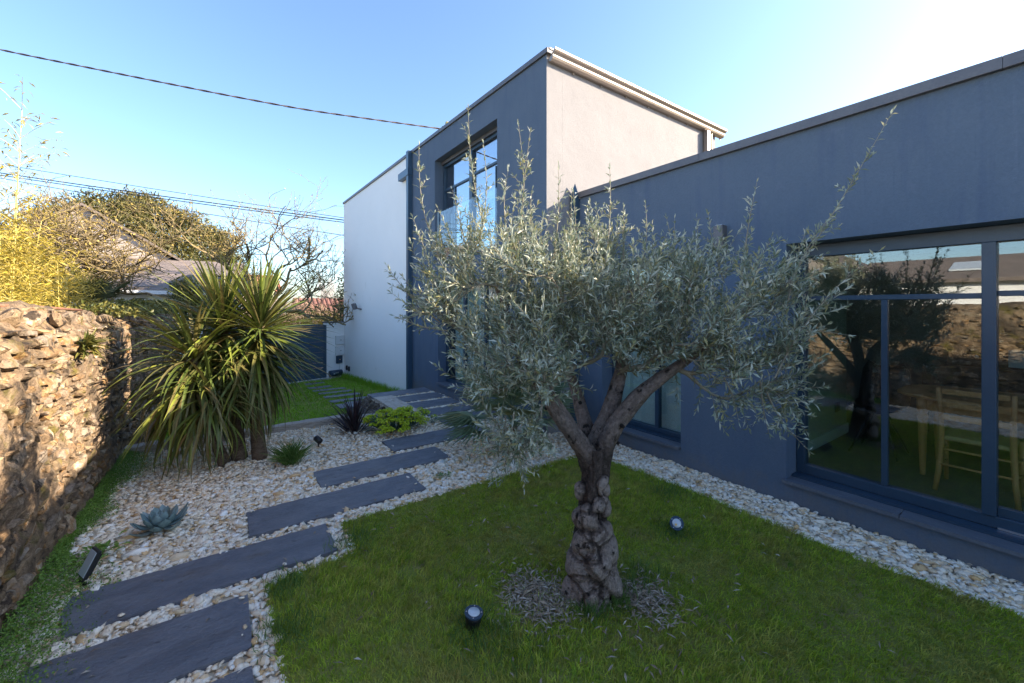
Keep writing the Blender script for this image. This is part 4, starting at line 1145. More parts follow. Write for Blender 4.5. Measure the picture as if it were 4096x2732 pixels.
LIMB = {'left': ([(1.95, 1.86, .80), (1.908, 1.865, .889), (1.827, 1.917, 1.025), (1.71, 2.0, 1.233), (1.61, 2.107, 1.452), (1.56, 2.204, 1.659), (1.507, 2.303, 1.957)], [.080, .070, .058, .050, .041, .030, .019]),
        'mid': ([(1.97, 1.86, .80), (1.975, 1.862, .906), (2.06, 1.85, 1.072), (2.15, 1.85, 1.239), (2.231, 1.86, 1.413), (2.34, 1.898, 1.699), (2.436, 1.953, 2.06)], [.080, .066, .055, .050, .042, .027, .017]),
        'right': ([(1.98, 1.84, .82), (2.00, 1.80, .945), (2.062, 1.751, 1.089), (2.15, 1.665, 1.253), (2.249, 1.57, 1.375), (2.426, 1.409, 1.559), (2.603, 1.223, 1.778)], [.078, .063, .053, .047, .039, .026, .017]),
        'rear': ([(1.97, 1.90, .82), (2.02, 1.99, 1.0), (2.08, 2.16, 1.25), (2.12, 2.36, 1.5), (2.2, 2.6, 1.8)], [.065, .05, .04, .03, .017])}
nodes, ndir = [], []
def spline(P, n):
    P = np.asarray(P, float); t = np.linspace(0, 1, len(P)); tt = np.linspace(0, 1, n)
    d = np.gradient(P, axis=0) * (len(P) - 1) / 1.0
    out = []
    for x in tt:
        i = min(int(x * (len(P) - 1)), len(P) - 2); u = x * (len(P) - 1) - i
        p0, p1 = P[i], P[i + 1]; m0, m1 = d[i] / (len(P) - 1), d[i + 1] / (len(P) - 1)
        out.append((2 * u**3 - 3 * u**2 + 1) * p0 + (u**3 - 2 * u**2 + u) * m0 + (-2 * u**3 + 3 * u**2) * p1 + (u**3 - u**2) * m1)
    return np.array(out)
for nm, (P, rr) in LIMB.items():
    S = spline(P, 40); rad = np.interp(np.linspace(0, 1, 40), np.linspace(0, 1, len(rr)), rr)
    ang = np.arange(18) / 18 * 6.283
    wob = [1 + .07 * np.sin(2 * ang + i * .25) + .05 * np.sin(5 * ang - i * .4) + rng.normal(0, .025, 18) for i in range(40)]
    b = MB(); V, F = tube(S, rad, 18, False, wob=wob)
    tt = np.repeat(np.linspace(0, 1, 40), 18); fr_ = np.repeat(np.linspace(0, 1, 39), 18)
    b.add(V, F, np.clip(.20 + .42 * np.clip((fr_ - .05) / .22, 0, 1) + rng.normal(0, .06, len(F)), 0, 1))
    # pruning knots
    for _ in range(5):
        i = rng.integers(4, 26); d = unit(rng.normal(size=(1, 3)))[0]
        b.tube([S[i] + d * rad[i] * .6, S[i] + d * (rad[i] * 1.12 + .012)], [.016, .011], 7, r=.05)
    b.build('limb', M['bark'], tree, True, attr=True)
    for i in range(12, 40, 2):
        nodes.append(S[i]); ndir.append(unit((S[min(i + 1, 39)] - S[i - 1])[None])[0])
NL = len(nodes)
th = R(35.226); fwd = np.array([math.sin(th), math.cos(th), 0]); rgt = np.array([math.cos(th), -math.sin(th), 0]); upv = np.array([0, 0, 1.0])
# crown masses: centre, radii (across, deep, up)
BLOBS = [((1.53, 2.225, 1.93), (.52, .52, .44), 62), ((2.21, 2.05, 1.98), (.66, .68, .40), 78), ((2.56, 1.42, 1.80), (.64, .48, .38), 70), ((1.47, 2.00, 1.50), (.30, .34, .32), 36),
         ((2.66, 1.19, 1.42), (.34, .30, .24), 20), ((1.38, 1.88, 1.12), (.15, .15, .18), 10), ((1.22, 2.46, 1.90), (.22, .26, .26), 13), ((2.0, 2.0, 1.62), (.50, .5, .22), 40), ((2.35, 1.72, 1.60), (.45, .4, .20), 34)]
tips = []
for c, rd, n in BLOBS:
    for _ in range(n):
        d = rand_dirs(1)[0] * rng.random() ** .38
        tips.append(np.array(c) + rgt * d[0] * rd[0] + fwd * d[1] * rd[1] + upv * d[2] * rd[2])
tips = np.array(tips)
fork = np.array([1.97, 1.86, 1.0])
tips = tips[np.argsort(np.linalg.norm(tips - fork, axis=1))]
paths = []; par = list(range(NL)); count = [0] * NL; parent_of = [-1] * NL
for tpt in tips:
    NA = np.array(nodes); dv = tpt - NA; dl = np.linalg.norm(dv, axis=1)
    al = (dv * np.array(ndir)).sum(1) / (dl + 1e-9)
    cost = dl * (1.25 - .35 * al) + np.where(dl < .10, .25, 0)
    k = int(np.argmin(cost)); p0 = NA[k]; L = dl[k]
    c1 = p0 + (np.array(ndir[k]) * .55 + upv * .05) * L * .45
    c2 = tpt - (unit(dv[k][None])[0] * .5 + upv * .35) * L * .35
    m = max(4, int(L / .06)); u = np.linspace(0, 1, m)[:, None]
    P = (1 - u)**3 * p0 + 3 * (1 - u)**2 * u * c1 + 3 * (1 - u) * u**2 * c2 + u**3 * tpt
    P[1:-1] += rng.normal(0, .006, (m - 2, 3))
    idx = [k]
    for i in range(1, m):
        nodes.append(P[i]); ndir.append(unit((P[i] - P[i - 1])[None])[0]); parent_of.append(idx[-1]); idx.append(len(nodes) - 1); count.append(0)
    q = idx[-1]
    while q >= 0:
        count[q] += 1; q = parent_of[q]
    paths.append((P, idx))
brn = MB()
for P, idx in paths:
    rad = np.array([.0022 * max(1, count[q]) ** .55 for q in idx]); rad[0] = min(rad[0], rad[1] * 1.3)
    V, F = tube(P, rad, 5, False); brn.add(V, F)
LP, LD, LN, LL, LW = [], [], [], [], []
def leafy(P, start=0.0, step=.027, L=.066, dense=.93):
    """opposite leaf pairs along a twig"""
    seg = np.linalg.norm(np.diff(P, axis=0), axis=1); tot = seg.sum(); cum = np.r_[0, np.cumsum(seg)]
    s = start * tot + .01; k = rng.integers(0, 2)
    while s < tot:
        i = min(np.searchsorted(cum, s) - 1, len(seg) - 1); i = max(i, 0)
        p = P[i] + (P[i + 1] - P[i]) * (s - cum[i]) / (seg[i] + 1e-9); d = (P[i + 1] - P[i]) / (seg[i] + 1e-9)
        a = np.cross(d, upv if abs(d[2]) < .9 else rgt); a /= np.linalg.norm(a) + 1e-9; c = np.cross(d, a)
        base = a if k % 2 else c
        end = 1 - .35 * (s / tot) ** 2
        for sg in (-1, 1):
            if rng.random() > dense: continue
            side = base * sg + rng.normal(0, .25, 3)
            ld = d * rng.uniform(.35, 1.3) + side * rng.uniform(.5, 1.1) + upv * rng.normal(.05, .25)
            LP.append(p); LD.append(ld); LN.append(np.cross(np.cross(ld, d), ld) + rng.normal(0, .3, 3) + upv * .2)
            LL.append(L * rng.uniform(.55, 1.25) * end); LW.append(rng.uniform(.0050, .0080))
        k += 1; s += step * rng.uniform(.75, 1.3)
    for _ in range(2):
        LP.append(P[-1]); LD.append(P[-1] - P[-2] + rng.normal(0, .006, 3)); LN.append(rng.normal(size=3)); LL.append(L * .6); LW.append(.004)
def twig(p, d, L, leafL=.066, step=.026):
    d = unit(np.asarray(d)[None])[0]; m = 5; P = [p]; q = p
    for i in range(m):
        d = unit((d + upv * .10 + rng.normal(0, .10, 3))[None])[0]; q = q + d * L / m; P.append(q)
    P = np.array(P)
    V, F = tube(P, np.linspace(.0018, .0009, m + 1), 3, False); brn.add(V, F)
    leafy(P, .08, step, leafL)
for P, idx in paths:
    m = len(P)
    low = P[-1][2] < 1.35
    nt_ = rng.integers(4, 8)
    for _ in range(nt_):
        i = rng.integers(max(1, int(m * .35)), m)
        d0 = P[i] - P[i - 1]; d0 = d0 / (np.linalg.norm(d0) + 1e-9)
        out = unit((P[i] - np.array([2.0, 1.85, 1.5]))[None])[0]
        d = d0 * .6 + rand_dirs(1)[0] * .9 + out * .35 + upv * (.45 if not low else -.25)
        twig(P[i], d, rng.uniform(.12, .30))
    leafy(P[max(0, int(m * .45)):], 0, .030)
SH = [((1.43, 2.357, 2.384), (1.346, 2.416, 3.155)), ((1.626, 2.28, 2.157), (1.65, 2.262, 3.075)), ((1.615, 2.165, 2.142), (1.655, 2.137, 2.974)), ((1.17, 2.479, 2.142), (1.057, 2.559, 2.888)), ((1.148, 2.434, 1.897), (1.005, 2.534, 2.403)), ((1.779, 2.049, 2.142), (1.807, 2.029, 2.758)), ((2.136, 1.919, 2.138), (2.16, 1.902, 2.778)), ((2.054, 2.222, 2.097), (2.086, 2.2, 2.67)), ((2.224, 1.735, 1.984), (2.275, 1.699, 2.5)), ((2.646, 1.559, 2.019), (2.646, 1.559, 2.436)), ((2.683, 1.288, 1.95), (2.767, 1.229, 2.614)), ((2.80, 1.08, 1.95), (3.339, 0.703, 3.022)), ((2.741, 1.064, 1.683), (3.06, 0.839, 1.657)), ((1.148, 2.434, 1.728), (0.867, 2.632, 2.094)), ((1.126, 2.388, 1.785), (0.878, 2.563, 1.965)), ((2.58, 1.05, 1.42), (3.078, 0.704, 2.151)), ((2.602, 1.101, 1.33), (2.806, 0.957, 0.985)), ((1.307, 1.832, 1.241), (1.248, 1.873, 0.871)), ((1.483, 2.503, 2.273), (1.508, 2.485, 2.981)), ((2.742, 1.43, 2.016), (2.659, 1.489, 2.454)), ((1.149, 2.31, 1.678), (0.872, 2.506, 1.772)), ((2.64, 1.686, 2.088), (2.565, 1.739, 2.458)), ((2.75, 1.06, 1.80), (2.996, 0.884, 2.412)),
      ((1.55, 2.2, 2.2), (1.56, 2.25, 2.75)), ((1.75, 2.2, 2.2), (1.80, 2.3, 2.66)), ((1.35, 2.4, 2.1), (1.27, 2.5, 2.62)), ((2.3, 1.9, 2.1), (2.36, 1.95, 2.55)), ((2.45, 1.6, 2.0), (2.48, 1.62, 2.42)), ((2.9, 1.1, 1.9), (3.02, 1.05, 2.3)), ((1.95, 2.0, 2.1), (1.93, 2.02, 2.6)), ((1.25, 2.3, 1.9), (1.12, 2.4, 2.45)), ((2.66, 1.16, 1.38), (2.63, 1.10, 1.08)), ((2.5, 1.3, 1.4), (2.52, 1.22, 1.14)), ((1.33, 1.95, 1.2), (1.36, 1.86, .92))]
for i, (a, c) in enumerate(SH):
    a = np.array(a); c = np.array(c); L = np.linalg.norm(c - a); m = max(6, int(L / .05))
    u = np.linspace(0, 1, m)[:, None]
    bow = np.cross(c - a, rand_dirs(1)[0]) * .07
    P = a + (c - a) * u + bow * np.sin(u * math.pi)
    V, F = tube(P, np.linspace(.0055, .0012, m), 5, False); brn.add(V, F)
    leafy(P, .05, .044, .064)
    for q in range(int(L / .075)):
        j = rng.integers(1, max(2, int(m * .8)))
        d = (c - a) / L * .9 + rand_dirs(1)[0] * .8
        twig(P[j], d, rng.uniform(.06, .17) * (1.15 - j / m), .052, .032)
o = brn.build('branches', M['twig'], tree, True); o['kind'] = 'stuff'
o = leaves_obj('foliage', np.array(LP), np.array(LD), np.array(LN), np.array(LL), np.array(LW), M['olive'], tree, bend=.10, fold=.18)
print('olive leaves', len(LP))

# ---------------------------------------------------------------- garden plants
def strip_leaf(e0, droop, L, W, seg=9, fold=.35, power=1.6, tipk=.65):
    """arching strap leaf growing along +X from the origin"""
    V = []; p = np.array([0., 0, 0])
    for i in range(seg + 1):
        t = i / seg
        e = e0 - droop * t ** power
        d = np.array([math.cos(e), 0, math.sin(e)]); nrm = np.array([-math.sin(e), 0, math.cos(e)])
        wv = W * (.55 + .45 * math.sin(min(1, t / .45) * math.pi / 2)) * (1 - max(0, (t - (1 - tipk)) / tipk) ** 1.6)
        wv = max(wv, W * .03)
        V += [p + np.array([0, wv, 0]) + nrm * wv * fold, p.copy(), p - np.array([0, wv, 0]) + nrm * wv * fold]
        p = p + d * L / seg
    F = []
    for i in range(seg):
        for j in range(2):
            a = i * 3 + j; F.append((a, a + 1, a + 4, a + 3))
    return np.array(V), np.array(F)
def place(V, az, roll, loc, s=1.0):
    Rm = Matrix.Rotation(az, 3, 'Z') @ Matrix.Rotation(roll, 3, 'X')
    return (V * s) @ np.array(Rm).T + np.array(loc)
def rosette_plant(root, mats, heads, nmax, name='leaf', seed=1):
    """heads: (pos, n, Lmin, Lmax, W, e_hi, e_lo, droop, az0, az_spread); first nmax leaves are objects, rest one mesh"""
    r = np.random.default_rng(seed); cache = {}; todo = []
    for pos, n, L0, L1, W, eh, el, dr, az0, asp in heads:
        for k in range(n):
            t = (k + .5) / n
            e = eh + (el - eh) * t + r.normal(0, .10)
            az = az0 + (r.uniform(-asp, asp) if asp < 3.1 else k * 2.39996 + r.normal(0, .2))
            todo.append((np.array(pos) + [0, 0, -.22 * t * (L1 > .5)], round(e / .16) * .16, round(dr * (0.55 + .75 * t) * r.uniform(.7, 1.3) / .2) * .2, r.uniform(L0, L1), W, az, r.normal(0, .35)))
    r.shuffle(todo)
    vs, fs, rs, nn = [], [], [], 0
    for i, (pos, e, dr, L, W, az, roll) in enumerate(todo):
        key = (round(e, 2), round(dr, 1), W)
        if i < nmax:
            if key not in cache:
                V, F = strip_leaf(e, dr, 1.0, W)
                me = np_mesh(name, V, F, True); me.materials.append(mats[0]); cache[key] = me
            o = bpy.data.objects.new(name, cache[key]); o.parent = root
            o.location = Vector(pos) - root.location; o.rotation_euler = (roll * .4, 0, az); o.scale = (L, L, L)
            COL.objects.link(o)
        else:
            V, F = strip_leaf(e, dr, 1.0, W); V = place(V, az, roll * .4, pos, L)
            vs.append(V - np.array(root.location)); fs.append(F + nn); nn += len(V); rs.append(np.full(len(F), r.random()))
    if vs:
        o = link('leaf_mass', np_mesh('leaf_mass', np.concatenate(vs), np.concatenate(fs), True, np.concatenate(rs)), mats[1], root)
        o['kind'] = 'stuff'

cor = thing('cordyline_palm', 'large green cabbage palm with drooping strap leaves beside the stone wall', 'palm', (.16, 5.95, 0))
for P, rr in (([(.37, 5.83, -.03), (.33, 5.86, .5), (.34, 5.88, 1.1), (.38, 5.88, 1.62)], [.085, .062, .05, .045]), ([(.17, 5.95, -.03), (.10, 6.0, .6), (.04, 6.05, 1.2), (.0, 6.08, 1.60)], [.088, .066, .055, .05]), ([(.04, 5.92, -.03), (-.10, 5.90, .40), (-.22, 5.86, .95), (-.26, 5.85, 1.25)], [.05, .045, .042, .04]), ([(.0, 5.80, -.02), (-.10, 5.72, .4), (-.12, 5.62, .8)], [.035, .03, .03])):
    S = spline(P, 26); b = MB(); ang = np.arange(14) / 14 * 6.28
    b.tube(S, np.interp(np.linspace(0, 1, 26), np.linspace(0, 1, len(rr)), rr), 14, True, wob=[1 + rng.normal(0, .05, 14) for _ in range(26)])
    b.build('trunk', M['cordy_bark'], cor, True)
rosette_plant(cor, (M['cordy'], M['cordy_a']), [
    ((.38, 5.88, 1.64), 300, .66, .98, .020, 1.40, -.70, .50, 0, 9), ((.0, 6.08, 1.64), 270, .70, 1.0, .020, 1.40, -.65, .55, 1, 9),
    ((-.26, 5.85, 1.30), 240, .70, .98, .020, 1.15, -.95, 1.15, 2, 9), ((-.10, 5.62, .90), 110, .60, .90, .019, 1.0, -.9, 1.3, 0, 9),
    ((.35, 5.88, 1.30), 150, .75, 1.05, .020, -.1, -1.2, .8, 0, 9), ((.02, 6.03, 1.30), 130, .8, 1.05, .020, -.1, -1.2, .8, 0, 9), ((-.28, 5.85, 1.05), 140, .75, 1.0, .020, -.1, -1.2, .8, 0, 9)], 300, seed=3)
ph_ = thing('dark_flax', 'blackish purple spiky plant in the pebbles beside the timber edging', 'plant', (1.62, 6.28, 0))
rosette_plant(ph_, (M['phormium'], M['phormium']), [((1.60, 6.30, .0), 150, .42, .72, .019, 1.45, .12, .55, 0, 9)], 150, seed=5)
# agave
ag = thing('agave', 'blue grey agave rosette in the pebbles near the stone wall', 'agave', (-.41, 4.42, 0))
def agave_leaf():
    V = []; seg = 9; fs = []
    for i in range(seg + 1):
        t = i / seg
        wv = .115 * (np.interp(t, [0, .2, .45, .65, .8, .92, 1.0], [.55, .62, .88, 1.0, .82, .42, .015]))
        x = t; z = .16 * t * t - .10 * math.sin(t * math.pi)
        thk = .045 * (1 - t) + .012
        cup = .045 * (1 - .3 * t)
        for j, s in enumerate((-1, -.5, 0, .5, 1)): V.append((x, wv * 1.75 * s, z + cup * s * s))
        for j, s in enumerate((-1, -.5, 0, .5, 1)): V.append((x, wv * 1.75 * s * .98, z + cup * s * s - thk * (1 - s * s) - .004))
    for i in range(seg):
        for j in range(4):
            a = i * 10 + j; fs.append((a, a + 10, a + 11, a + 1)); a += 5; fs.append((a, a + 1, a + 11, a + 10))
        fs.append((i * 10, i * 10 + 5, i * 10 + 15, i * 10 + 10)); fs.append((i * 10 + 4, i * 10 + 14, i * 10 + 19, i * 10 + 9))
    return np.array(V), np.array(fs)
AV, AF = agave_leaf()
me = np_mesh('leaf', AV, AF, True); me.materials.append(M['agave'])
tv, tf = [], []
for i in range(8):
    t = .25 + .08 * i; wv = .115 * 1.75 * np.interp(t, [0, .2, .45, .65, .8, .92, 1.0], [.55, .62, .88, 1.0, .82, .42, .015])
    z = .16 * t * t - .10 * math.sin(t * math.pi) + .045 * (1 - .3 * t)
    for s in (-1, 1):
        k = len(tv); tv += [(t - .012, s * wv, z + .004), (t + .012, s * wv, z - .004), (t + .014, s * (wv + .03), z + .008), (t + .010, s * (wv + .03), z + .008)]; tf.append((k, k + 1, k + 2, k + 3))
k = len(tv); tv += [(.985, -.008, .16), (.985, .008, .16), (1.07, .002, .185), (1.07, -.002, .185)]; tf.append((k, k + 1, k + 2, k + 3))
mt = np_mesh('thorns', tv, tf); mt.materials.append(M['agave_edge'])  # spines a few millimetres long
r = np.random.default_rng(9)
for i in range(34):
    t = i / 33; e = 1.35 - 1.20 * t ** .9; L = .085 + .095 * min(1, t * 1.6) + r.normal(0, .008)
    o = bpy.data.objects.new('leaf', me); o.parent = ag; COL.objects.link(o)
    az = i * 2.39996 + r.normal(0, .1)
    o.location = (math.cos(az) * .035 * t, math.sin(az) * .035 * t, .05 - .035 * t)
    o.rotation_euler = (r.normal(0, .08), -e, az); o.scale = (L, L * 1.15, L)
    c_ = bpy.data.objects.new('thorns', mt); c_.parent = o; c_['kind'] = 'stuff'; COL.objects.link(c_)
# grass tuft
tf_ = thing('grass_tuft', 'small green ornamental grass tuft in the pebbles', 'plant', (.65, 5.40, 0))
k = 330; a = rng.uniform(0, 6.28, k); e = rng.uniform(.7, 1.5, k)
D = np.c_[np.cos(a) * np.cos(e), np.sin(a) * np.cos(e), np.sin(e)]
leaves_obj('blades', np.c_[.65 + rng.normal(0, .035, k), 5.40 + rng.normal(0, .035, k), np.zeros(k) - .02], D, D * 0 + [0, 0, 1.0] - D * .5, rng.uniform(.16, .36, k), rng.uniform(.003, .0045, k), M['tuft'], tf_, bend=.28)
w3 = thing('weed', 'tiny brown green weed in the pebbles between slab and lawn', 'plant', (1.95, 4.05, 0))
k = 40; a = rng.uniform(0, 6.28, k)
leaves_obj('leaves', np.c_[1.95 + rng.normal(0, .05, k), 4.05 + rng.normal(0, .03, k), np.full(k, .0)], np.c_[np.cos(a), np.sin(a), np.full(k, .4)], np.tile([0, 0, 1.], (k, 1)), rng.uniform(.03, .06, k), rng.uniform(.006, .01, k), M['tuft'], w3)
w4 = thing('weed', 'small green weed at the wall foot above the floodlight', 'plant', (-.72, 4.2, 0))
k = 60; a = rng.uniform(0, 6.28, k)
leaves_obj('leaves', np.c_[-.74 + rng.normal(0, .06, k), 4.2 + rng.normal(0, .06, k), rng.uniform(0, .05, k)], np.c_[np.cos(a), np.sin(a), np.full(k, .5)], np.tile([0, 0, 1.], (k, 1)), rng.uniform(.04, .08, k), rng.uniform(.01, .018, k), M['cover'], w4)
# spurge
eu = thing('spurge', 'low lime green spurge with blue leaves beside the slate slab', 'plant', (2.08, 6.0, 0))
P, D, N, L, W = [], [], [], [], []; P2, D2, N2, L2, W2 = [], [], [], [], []
r = np.random.default_rng(31)
stems = MB()
for q in range(150):
    rr = math.sqrt(r.random()); an = r.uniform(0, 6.28)
    lob = 1 + .22 * math.sin(3 * an + 1) + .12 * math.sin(7 * an)
    x = 2.10 + .50 * rr * lob * math.cos(an); y = 5.98 + .30 * rr * lob * math.sin(an)
    h = .03 + .23 * math.sqrt(max(0, 1 - rr ** 2)) * r.uniform(.6, 1.15) + .03 * r.random()
    c0_ = np.array([2.1 + .18 * rr * math.cos(an), 5.98 + .12 * rr * math.sin(an), 0]); c1_ = np.array([x, y, h])
    stems.tube([c0_, (c0_ + c1_) / 2 + [0, 0, .01], c1_], .004, 4, False)
    for s in range(22):
        t = r.uniform(.5, 1.0); p = c0_ + (c1_ - c0_) * t; a = r.uniform(0, 6.28)
        P.append(p); D.append((math.cos(a), math.sin(a), .45)); N.append((r.normal(0, .2), r.normal(0, .2), 1)); L.append(r.uniform(.022, .036)); W.append(r.uniform(.006, .009))
    if r.random() < (.9 if c1_[0] + c1_[1] * -1.2 > 2.1 - 5.98 * 1.2 - .1 else .55):
        for s in range(60):
            d = unit(r.normal(size=(1, 3)))[0]; d[2] = abs(d[2]); p = c1_ + d * [.045, .045, .035]
            a = r.uniform(0, 6.28)
            P2.append(p); D2.append((math.cos(a), math.sin(a), r.uniform(-.1, .7))); N2.append(d + [0, 0, .4]); L2.append(r.uniform(.016, .028)); W2.append(r.uniform(.008, .012))
stems.build('stems', M['euph_leaf'], eu)
leaves_obj('leaves', np.array(P), np.array(D), np.array(N), np.array(L), np.array(W), M['euph_leaf'], eu)
leaves_obj('flower_heads', np.array(P2), np.array(D2), np.array(N2), np.array(L2), np.array(W2), M['euph_flower'], eu)
b2 = thing('blue_spurge', 'single blue leaved spurge shoot right of the lime green clump', 'plant', (2.72, 6.0, 0))
k = 120; a = rng.uniform(0, 6.28, k)
leaves_obj('leaves', np.c_[2.72 + rng.normal(0, .05, k), 6.0 + rng.normal(0, .04, k), rng.uniform(0, .09, k)], np.c_[np.cos(a), np.sin(a), np.full(k, .5)], np.tile([0, 0, 1.], (k, 1)), rng.uniform(.02, .035, k), rng.uniform(.006, .009, k), M['euph_leaf'], b2)
# fan palms
def fan_palm(name, label, loc, fans, m, seed, h=.35, R0=.38):
    r = np.random.default_rng(seed)
    root = thing(name, label, 'palm', loc)
    b = MB(); b.tube([(loc[0], loc[1], loc[2] - .05), (loc[0], loc[1], loc[2] + h * .6)], [.07, .05], 10); b.build('trunk', M['cordy_bark'], root, True)
    for i in range(fans):
        az = i * 2.39996 + r.normal(0, .2); e = r.uniform(-.15, 1.25); d = np.array([math.cos(az) * math.cos(e), math.sin(az) * math.cos(e), math.sin(e)])
        p0 = np.array(loc) + [0, 0, h * .6]; p1 = p0 + d * r.uniform(.25, .45) * R0 / .38
        side = np.cross(d, [0, 0, 1.]); side /= np.linalg.norm(side); nr = np.cross(side, d)
        b = MB(); b.tube([p0, p1], .005, 5, False)
        n = 17; P = np.tile(p1, (n, 1)); an = np.linspace(-1.35, 1.35, n)
        D = np.cos(an)[:, None] * d + np.sin(an)[:, None] * side + nr * .08
        V, F = leaf_batch(P, D, np.tile(nr, (n, 1)) + r.normal(0, .15, (n, 3)), R0 * (1 - .25 * np.abs(an) / 1.35) * r.uniform(.9, 1.1, n), np.full(n, .013 * R0 / .38), bend=.18, fold=.25)
        b.add(V, F, np.repeat(r.random(n) * .4 + r.random() * .6, 2))
        o = b.build('frond', m, root, attr=True)
fan_palm('fan_palm', 'small fan palm in the pebbles behind the drooping olive branches', (3.02, 4.25, 0), 34, M['fan'], 4, .60, .50)

# ---------------------------------------------------------------- garden lights
def lawn_spot(label, p, tilt, led):
    root = thing('lawn_spotlight', label, 'spotlight', (p[0], p[1], 0), 'round spotlights in the lawn')
    ax = unit(np.array([tilt]))[0]
    c = np.array([p[0], p[1], .085])
    b = MB(); b.tube([c - ax * .10, c - ax * .02, c], [.036, .046, .050], 20); b.build('housing', M['black'], root, True)
    b = MB(); b.tube([c + ax * .0005, c + ax * .008], [.053, .053], 24); b.build('rim', M['navy'], root)
    b = MB(); b.tube([c + ax * .0085, c + ax * .0115], [.034, .033], 24); b.build('lens', M['lens'], root, True)
    s = unit(np.cross(ax, [0, 0, 1.])[None])[0] if abs(ax[2]) < .95 else np.array([1., 0, 0]); t = np.cross(s, ax)
    for k in range(4):
        a = k * math.pi / 2 + .6
        q = c + (s * math.cos(a) + t * math.sin(a)) * .043
        b = MB(); b.tube([q + ax * .008, q + ax * .0105], [.0045, .0045], 8); b.build('screw', M['steel'], root)
    if led:
        q = c + s * .006 - t * .012
        b = MB(); b.tube([q + ax * .0116, q + ax * .0122], [.009, .009], 12); b.build('led', M['led'], root)
    b = MB(); b.tube([c - ax * .06, (p[0], p[1], -.05)], .010, 8); b.build('spike', M['black'], root, True)
lawn_spot('round black spotlight in the lawn in front of the olive trunk, lens facing up', (1.167, 2.03), (.05, -.12, 1), False)
lawn_spot('round black spotlight in the lawn right of the olive trunk, lens facing the viewer', (2.985, 1.93), (-.62, -.42, .62), True)
fld = thing('garden_floodlight', 'slim black floodlight tilted on the pebbles at the stone wall foot', 'floodlight', (-.72, 3.88, 0))
ax = unit(np.array([[-.80, -.36, .42]]))[0]; sx = unit(np.cross([0, 0, 1.], ax)[None])[0]; uy = np.cross(ax, sx)
c = np.array([-.73, 3.90, .10])
MB().obox(c, (sx, uy, ax), (.058, .085, .012)).build('housing', M['black'], fld, bevel=.006)
MB().obox(c + ax * .0135, (sx, uy, ax), (.050, .074, .0015)).build('lens', M['lens'], fld)
b = MB()
for k in range(6): b.obox(c - ax * .018 + sx * (-.04 + .016 * k), (sx, uy, ax), (.003, .065, .006))
b.build('heat_sink', M['black'], fld)
b = MB(); b.tube([c - uy * .085 - sx * .04, c - uy * .108 - sx * .025, c - uy * .108 + sx * .025, c - uy * .085 + sx * .04], .007, 6); b.tube([c - uy * .12, (-.71, 3.87, -.03)], .012, 6); b.build('bracket', M['black'], fld, True)
def mini_spot(label, p, d):
    root = thing('pebble_spotlight', label, 'spotlight', (p[0], p[1], 0), 'small spotlights in the pebbles')
    d = unit(np.array([d]))[0]; c = np.array([p[0], p[1], .075])
    b = MB(); b.tube([c - d * .05, c - d * .045, c + d * .045, c + d * .05], [.02, .036, .040, .037], 16); b.build('head', M['black'], root, True)
    b = MB(); b.tube([c + d * .0505, c + d * .053], [.03, .03], 16); b.build('lens', M['lens'], root)
    b = MB(); b.tube([c, (p[0], p[1], -.04)], .009, 6); b.build('spike', M['black'], root, True)
mini_spot('small black spotlight in the pebbles right of the grass tuft', (1.03, 5.88), (-.45, .75, .45))
mini_spot('small bright lens spotlight beside the fan palm', (3.62, 4.40), (-.55, -.6, .45))

# ---------------------------------------------------------------- overhead cables
post = thing('service_post', 'mossy timber post top rising behind the roof edge', 'post', (4.95, 10.14, 5.5))
b = MB(); b.tube([(5.0, 10.15, 5.5), (5.0, 10.15, 6.80), (5.0, 10.15, 6.86)], [.06, .055, .04], 8); b.build('post', M['wood_pole'], post)
b = MB(); b.tube([(5.0, 10.15, 6.62), (4.84, 10.1, 6.62)], .012, 6); b.tube([(4.84, 10.1, 6.56), (4.84, 10.1, 6.68)], .02, 8); b.build('insulator', M['black'], post, True)
def cable_curve(P, n=60):
    return spline(P, n)
tw = thing('twisted_cable', 'thick twisted overhead cable from the roof across the sky', 'cable', (4.8, 10.08, 6.6))
S = cable_curve([(4.80, 10.09, 6.60), (3.1, 10.4, 6.52), (1.635, 10.842, 6.535), (.35, 11.3, 6.63), (-.884, 11.887, 6.805), (-2.4, 12.8, 7.11), (-3.99, 13.835, 7.47), (-6.0, 15.2, 8.0), (-9, 17.2, 8.9)], 420)
T = unit(np.gradient(S, axis=0)); s1 = unit(np.cross(T, [0, 0, 1.])); s2 = np.cross(T, s1)
leng = np.r_[0, np.cumsum(np.linalg.norm(np.diff(S, axis=0), axis=1))]
for k in range(2):
    a = leng * 9 + k * math.pi
    b = MB(); b.tube(S + .010 * (np.cos(a)[:, None] * s1 + np.sin(a)[:, None] * s2), .0115, 5, False); b.build('strand', M['cable'], tw, True)
for i, (p0, p1, rad, lb) in enumerate((
        ((-8.866, 30.744, 8.854), (4.852, 21.058, 6.196), .014, 'topmost of the thin cables at the left, fine and straight'),
        ((-8.866, 30.744, 8.452), (4.852, 21.058, 6.098), .024, 'second thin cable from the top, crossing behind the bare trees'),
        ((-8.866, 30.744, 8.367), (4.852, 21.058, 6.001), .020, 'third thin cable from the top, just under the second'),
        ((-8.866, 30.744, 8.245), (4.852, 21.058, 5.379), .016, 'lowest thin cable, meeting the white wall lower than the others'))):
    p0, p1 = np.array(p0), np.array(p1); e0 = p0 + (p0 - p1) * .5; e1 = p1 + (p1 - p0) * .25
    t = np.linspace(0, 1, 40)[:, None]
    P = e0 + (e1 - e0) * t; P[:, 2] -= .10 * np.sin(t[:, 0] * math.pi) * (1 + i * .3)
    b = MB(); b.tube(P, rad, 4, False)
    tag(b.build('overhead_cable', M['rubber'], None, at=tuple(P[0])), lb, 'cable', 'thin overhead cables')

